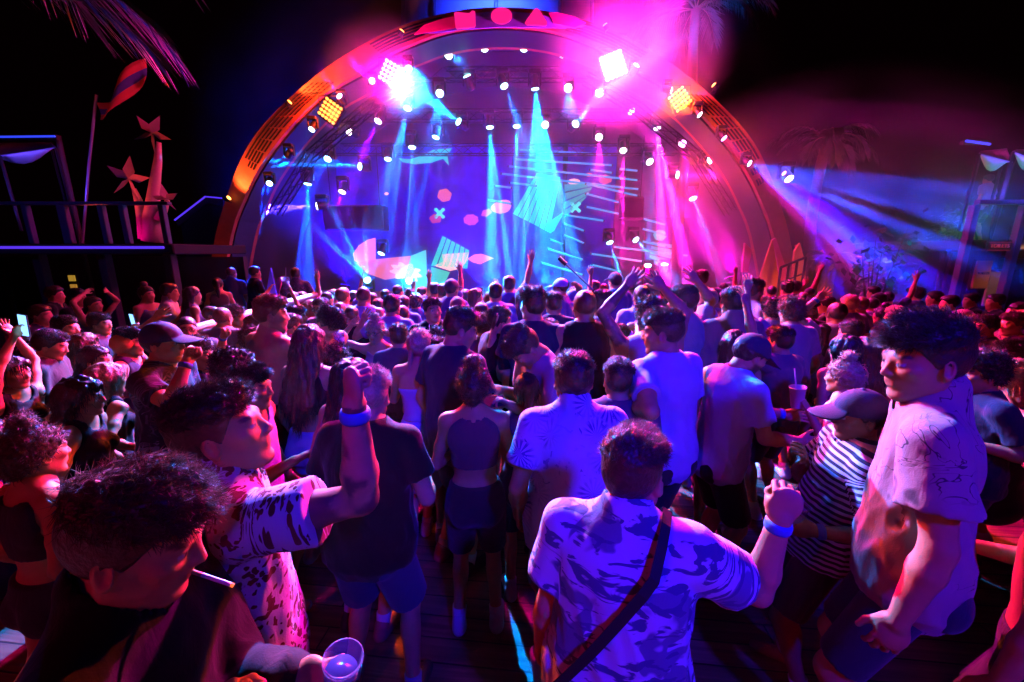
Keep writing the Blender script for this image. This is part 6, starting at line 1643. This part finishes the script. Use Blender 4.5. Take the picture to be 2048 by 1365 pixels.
# hut with lit roof edge, wing fins, rail
p = at(400, 520, 12.2); hu_ = empty('roofed_hut', (p[0], 12.2, 0)); tag(hu_, 'dark hut beside the arch, its violet lit roof edge added as glowing strips', 'hut'); o = np.array((p[0], 12.2, 0)); Lh = lambda a, b, Y=12.2: at(a, b, Y) - o
MB().prism([Lh(352, 445), Lh(412, 396), Lh(446, 400), Lh(446, 412), Lh(414, 408), Lh(356, 455)], (0, 1.6, 0)).build('roof', DARK, hu_)
MB().prism([Lh(362, 452), Lh(414, 410), Lh(446, 414), (Lh(446, 414)[0], 0, 0), (Lh(362, 452)[0], 0, 0)], (0, 1.5, 0)).build('wall', plain('hut_wall', (.03, .025, .03), .9), hu_)
MB().tube([Lh(351, 441) + (0, -.03, 0), Lh(412, 394) + (0, -.03, 0), Lh(445, 397) + (0, -.03, 0)], .022, 6).build('edge_glow', VIO, hu_)  # glowing tube stands in for light falling on the roof edge
for k, (pts, col, ph) in enumerate(((((488, 612), (498, 538), (512, 580), (510, 612)), (.08, .08, .5), 'blue pointed fin, left of the pair on the left stage wing'), (((528, 612), (541, 536), (552, 590), (548, 612)), (.10, .10, .6), 'blue pointed fin, right of the pair on the left stage wing'),
        (((496, 616), (506, 560), (520, 556), (512, 616)), (.7, .15, .05), 'small orange fin behind the left blue one'), (((540, 618), (556, 556), (566, 552), (552, 612)), (.7, .08, .2), 'slim pink fin at the right of the left stage wing'))):
    p = at(pts[0][0], pts[0][1], 9.3 + .1 * k); e = empty('pointed_fin', p); tag(e, ph, 'fin', 'pointed fins beside the stage')
    MB().prism([at(a, b, 9.3 + .1 * k) - p for a, b in pts], (0, .06, 0)).build('fin_board', plain('fin_paint', col, .6), e)
    q_ = [at(a, b, 9.3 + .1 * k) - p for a, b in pts]; MB().tube([q_[0] + (0, .03, 0), (q_[0] + q_[-1]) / 2 + (0, .03, -.5)], .03, 6).build('stand', BLK, e)
lf = lamp('lamp', 'SPOT', np.array((.2, -1.0, -.1)), 40, (.6, .1, .6), e, np.array((0, 0, .6)), 110, .6, .1)
wg = empty('stage_wing', (at(510, 600, 7.6)[0], 7.9, 0)); tag(wg, 'low dark side platform at the left of the stage where people stand', 'platform')
MB().box((0, 0, .13), (3.0, 1.8, .26), bev=.02).build('deck', DARK, wg); MB().box((0, -.92, .12), (2.9, .04, .2), bev=.01).build('skirt', plain('wing_skirt', (.02, .02, .03), .9), wg)
pd = empty('side_podium', (at(250, 640, 4.9)[0], 5.1, 0)); tag(pd, 'low dark podium along the left side carrying the dancers', 'podium')
MB().box((0, 0, .06), (3.4, 1.8, .12), bev=.02).build('deck', DARK, pd); MB().box((0, -.92, .05), (3.3, .04, .08), bev=.01).build('skirt', plain('wing_skirt', (.02, .02, .03), .9), pd)
a, b = at_zc(340, 672, 4.2), at_zc(640, 588, 6.6); rl = empty('stage_rail', (a + b) / 2); tag(rl, 'long slanting blue lit barrier rail behind the shirtless man', 'rail'); o = (a + b) / 2
MB().tube([a - o, b - o], .05, 10).build('top_rail', plain('rail_steel', (.5, .5, .55), .3, .7), rl)
for t in np.linspace(.05, .95, 5): q = a + (b - a) * t - o; MB().tube([q, q * (1, 1, 0) + (0, 0, -o[2])], .03, 8).build('upright', BLK, rl)
MB().box(((a + b) / 2 - o) + (0, .05, -.5), (np.linalg.norm((b - a)[:2]), .03, .8), np.stack((norm((b - a) * (1, 1, 0)), norm(np.cross((0, 0, 1), (b - a) * (1, 1, 0))), np.array((0, 0, 1.))), 1)).build('barrier_panel', BLK, rl)
# sails
def sail(pts, Y, label, strip=None, col=(.6, .58, .62)):
    p = at(pts[0][0], pts[0][1], Y); e = empty('sail_canopy', p); tag(e, label, 'canopy', 'fabric canopies above the terraces'); q = [at(a, b, Y + dy) - p for a, b, dy in pts]
    V, F = [], []; n = 8
    for i in range(n + 1):
        for j in range(n + 1):
            s, t = i / n, j / n; v = (q[0] * (1 - s) + q[1] * s) * (1 - t) + (q[3] * (1 - s) + q[2] * s) * t; V.append(v + (0, 0, -.35 * math.sin(math.pi * s) * math.sin(math.pi * t)))
    for i in range(n):
        for j in range(n): F.append((i * (n + 1) + j, (i + 1) * (n + 1) + j, (i + 1) * (n + 1) + j + 1, i * (n + 1) + j + 1))
    so = MB().add(V, F).build('fabric', plain('sail_fabric', col, .9), e, True); m_ = so.modifiers.new('thick', 'SOLIDIFY'); m_.thickness = .01
    for c in q: MB().tube([c, c + np.array((0, .05, -1.5 if c[2] < 1 else -.6))], .03, 6).build('mast', BLK, e)
    MB().tube([q[0], q[1], q[2], q[3], q[0]], .012, 5).build('edge_rope', plain('rope', (.4, .4, .5), .8), e)
    return e, q
e, q = sail(((0, 312, 0), (112, 296, 0), (100, 286, 2.2), (-60, 288, 2.2)), 9.0, 'pale sail canopy lit violet over the left terrace')
lamp('lamp', 'SPOT', q[0] + np.array((.8, -.9, -.9)), 150, (.12, .06, 1), e, (q[0] + q[2]) / 2, 110, .6, .1)
a, b = at(-80, 275, 9.6), at(110, 273, 9.6); e = empty('light_strip', (a + b) / 2); tag(e, 'thin blue light strip on the roof edge above the left sail', 'light strip'); o = (a + b) / 2
MB().tube([a - o, b - o], .02, 6).build('tube', glow('blue_strip', (.03, .06, 1), 1.2), e); MB().box((0, .08, 0), (b[0] - a[0], .12, .1), bev=.01).build('fascia', DARK, e)
for s in (-1, 1): MB().tube([np.array((s * (b[0] - a[0]) * .48, .1, 0)), np.array((s * (b[0] - a[0]) * .48, .1, -o[2]))], .05, 8).build('post', DARK, e)

# ------------------------------------------------------------------ right terrace and toilets
tz = at(1990, 480, 8.6)[2]; xa, xb = at(1936, 480, 8.6)[0], at(2300, 480, 8.6)[0]; o = np.array(((xa + xb) / 2, 8.6, 0)); W_ = xb - xa
te = empty('terrace', o); tag(te, 'dark two storey terrace frame above the toilets on the right', 'terrace')
MB().box((0, 1.4, tz - .1), (W_, 2.8, .2), bev=.02).build('deck', DARK, te)
MB().box((0, 2.6, tz / 2 - .1), (W_, .15, tz - .25)).build('back_wall', plain('terrace_wall', (.04, .035, .03), .9), te)
fm = plain('frame_paint', (.16, .15, .25), .5)
z2 = at(1990, 405, 8.6)[2]
MB().box((0, 0, z2), (W_, .12, .09), bev=.01).build('beam', fm, te)
for px in (1943, 2042, 2160): x = at(px, 440, 8.6)[0] - o[0]; MB().box((x, 0, z2 / 2), (.13, .13, z2 - .1), bev=.01).build('post', fm, te)
lamp('lamp', 'SPOT', np.array((-1.2, -2.0, z2 + .6)), 30, (.1, .08, 1), te, np.array((-.6, 0, z2 - .2)), 100, .7, .1)
def text_mesh(name, body, size, m, parent, loc, rot=(math.pi / 2, 0, 0), ext=.008):
    cu = bpy.data.curves.new(name, 'FONT'); cu.body = body; cu.size = size; cu.extrude = ext; cu.align_x = 'CENTER'; cu.align_y = 'CENTER'
    t = bpy.data.objects.new(name, cu); COL.objects.link(t); bpy.context.view_layer.update()
    me = bpy.data.meshes.new_from_object(t.evaluated_get(bpy.context.evaluated_depsgraph_get())); bpy.data.objects.remove(t)
    me.materials.clear(); me.materials.append(m); ob = bpy.data.objects.new(name, me); COL.objects.link(ob); ob.parent = parent; ob.location = tuple(loc); ob.rotation_euler = rot; return ob
p = at(1997, 493, 8.5); e = empty('toilet_sign', p); tag(e, 'small dark sign with dim red outlined letters reading TOILETS on the right', 'sign')
MB().box((0, 0, 0), (.50, .04, .17), bev=.01).build('board', plain('sign_board', (.02, .015, .02), .6), e)
text_mesh('lettering', 'TOILETS', .105, glow('sign_red', (.8, .05, .12), .35), e, (0, -.025, .005))
for zz in (-.078, .078): MB().box((0, -.024, zz), (.47, .012, .008)).build('border', glow('sign_red', (.8, .05, .12), .35), e)
for s in (-.2, .2): MB().tube([(s, .02, .08), (s, .05, .4)], .01, 6).build('hanger', BLK, e)
p = at(1966, 550, 9.2); e = empty('painted_wall', p); tag(e, 'orange lit wall panel with dark TOILETS lettering on the right', 'wall')
MB().box((0, .03, 0), (.34, .05, .62), bev=.008).build('panel', plain('orange_panel', (.65, .28, .08), .7), e)
text_mesh('lettering', 'TOILETS', .072, plain('sign_ink', (.01, .01, .01), .7), e, (0, 0, .03))
MB().box((.0, .075, 0), (.42, .03, .7), bev=.008).build('backing', DARK, e)
lamp('lamp', 'SPOT', np.array((0, -.7, .65)), 9, (1, .42, .12), e, np.array((0, 0, -.1)), 70, .6, .04)
p = at(2002, 560, 9.3); e = empty('cream_wall', p); tag(e, 'plain dim cream wall panel right of the orange one', 'wall')
MB().box((0, .03, -.2), (.52, .05, .8), bev=.008).build('panel', plain('cream_panel', (.5, .38, .25), .8), e); MB().box((0, .0, .2), (.54, .06, .03), bev=.005).build('ledge', DARK, e)
lamp('lamp', 'SPOT', np.array((-.3, -.7, .6)), 5, (1, .5, .2), e, np.array((-.1, 0, -.2)), 70, .6, .04)
e, q = sail(((1958, 308, 0), (2024, 326, 0), (2012, 298, 1.6), (1962, 303, 1.6)), 8.8, 'violet lit sail canopy at the right edge')
lamp('lamp', 'SPOT', q[0] + np.array((.5, -.8, -.7)), 110, (.14, .08, 1), e, (q[0] + q[2]) / 2, 110, .6, .1)
e, q = sail(((2026, 304, 0), (2090, 330, 0), (2090, 300, 1.4), (2034, 300, 1.4)), 8.8, 'second violet sail cut off by the right edge')
lamp('lamp', 'SPOT', q[0] + np.array((.4, -.8, -.7)), 70, (.14, .08, 1), e, (q[0] + q[2]) / 2, 110, .6, .1)
a, b = at(1932, 282, 9.0), at(1980, 289, 9.0); e = empty('light_strip', (a + b) / 2); tag(e, 'short blue light strip above the right sail', 'light strip'); o2 = (a + b) / 2
MB().tube([a - o2, b - o2], .025, 6).build('tube', glow('blue_strip', (.05, .06, 1), 1.6), e); MB().box((0, .08, .02), (.5, .1, .08), bev=.01).build('fascia', DARK, e)
person(1970, 380, 24, 10, 'dim figure in a white top standing up on the right terrace', hair='dark', style='crop', tc=(.4, .4, .5), ground=tz, tall=1.0, group='people on the right terrace')
# orange side panels right of the stage
for k, (pts, col, ph) in enumerate(((((1510, 608), (1520, 556), (1545, 480), (1552, 520), (1568, 612)), (.62, .22, .06), 'broad orange pointed panel, left of the two beside the stage'), (((1576, 612), (1584, 560), (1590, 502), (1600, 486), (1612, 530), (1606, 612)), (.66, .24, .06), 'broad orange pointed panel, right of the two beside the stage'),
        (((1545, 480), (1552, 476), (1580, 560), (1574, 600), (1562, 560)), (.62, .06, .22), 'slim pink pointed panel between the orange ones'), (((1484, 545), (1490, 486), (1504, 500), (1496, 545)), (.55, .06, .24), 'small pink carved fin left of the orange panels'), (((1596, 505), (1592, 490), (1602, 500), (1608, 540), (1598, 545)), (.55, .08, .12), 'small red carved fin at the right of the orange panels'),
        (((1640, 600), (1632, 520), (1646, 500), (1662, 545), (1656, 600)), (.55, .10, .12), 'faded red panel behind the small palm'))):
    p = at(pts[0][0], pts[0][1], 9.4 + .12 * k); e = empty('side_fin', p); tag(e, ph, 'panel', 'tall painted fins beside the stage'); Q = [at(a, b, 9.4 + .12 * k) - p for a, b in pts]
    MB().prism(Q, (0, .06, 0)).build('panel_board', plain('panel_paint', col, .7, bump=.2, bscale=12), e); MB().tube([Q[0] + (.05, .1, 0), Q[0] + (.05, .1, -p[2])], .03, 6).build('stand', BLK, e)
    if k < 2 or k == 5: lamp('lamp', 'SPOT', np.array((.35, -.9, -.1)), 45 if k < 2 else 20, (1, .16, .03), e, np.array((.15, 0, .45)), 110, .7, .08)
a, b = at(1562, 535, 9.1), at(1612, 515, 9.1); e = empty('stair_rail', (a + b) / 2); tag(e, 'dark stair railing in front of the orange panels', 'railing'); o2 = (a + b) / 2
MB().tube([a - o2, b - o2], .03, 8).build('handrail', BLK, e)
for t in (0, .33, .66, 1): q = a + (b - a) * t - o2; MB().tube([q, q * (1, 1, 0) + (0, 0, -o2[2])], .028, 8).build('upright', BLK, e)
MB().tube([a - o2 - (0, 0, .35), b - o2 - (0, 0, .35)], .02, 8).build('mid_rail', BLK, e)
# ------------------------------------------------------------------ assumed rear wash lamps, unseen, lighting the backs of the crowd
def wash(loc, tgt, en, col, size, lab, rad=.3):
    e = empty('assumed_wash_lamp', loc); tag(e, lab, 'wash lamp'); d = norm(np.asarray(tgt) - np.asarray(loc))
    MB().lathe((0, 0, 0), d, [(.06, -.2), (.11, -.16), (.13, .05), (.14, .06), (.14, .12), (.12, .121)], 16).build('housing', BLK, e)
    MB().lathe((0, 0, 0), d, [(.11, .123), (.10, .13), (.02, .135)], 16).build('lens', glow('assumed_wash_lens', col, 6), e)
    MB().tube([(0, 0, .1), (0, 0, .5)], .02).build('hanger', BLK, e)
    lamp('lamp', 'SPOT', d * .2, en, col, e, d * .2 + d, size, .5, rad)
wash((2.4, -4.4, 6.4), (.6, 3.4, 1.2), 4300, (.02, .004, 1), 32, 'assumed blue wash lamp, unseen, behind the camera to the right')  # assumed lamp out of view, turns the crowd's backs blue
wash((-4.6, -4.0, 4.4), (.5, 3.0, 1.1), 170, (1, .0, .10), 70, 'assumed red wash lamp, unseen, behind the camera to the left')  # assumed lamp out of view, adds a low red fill to skin and backs
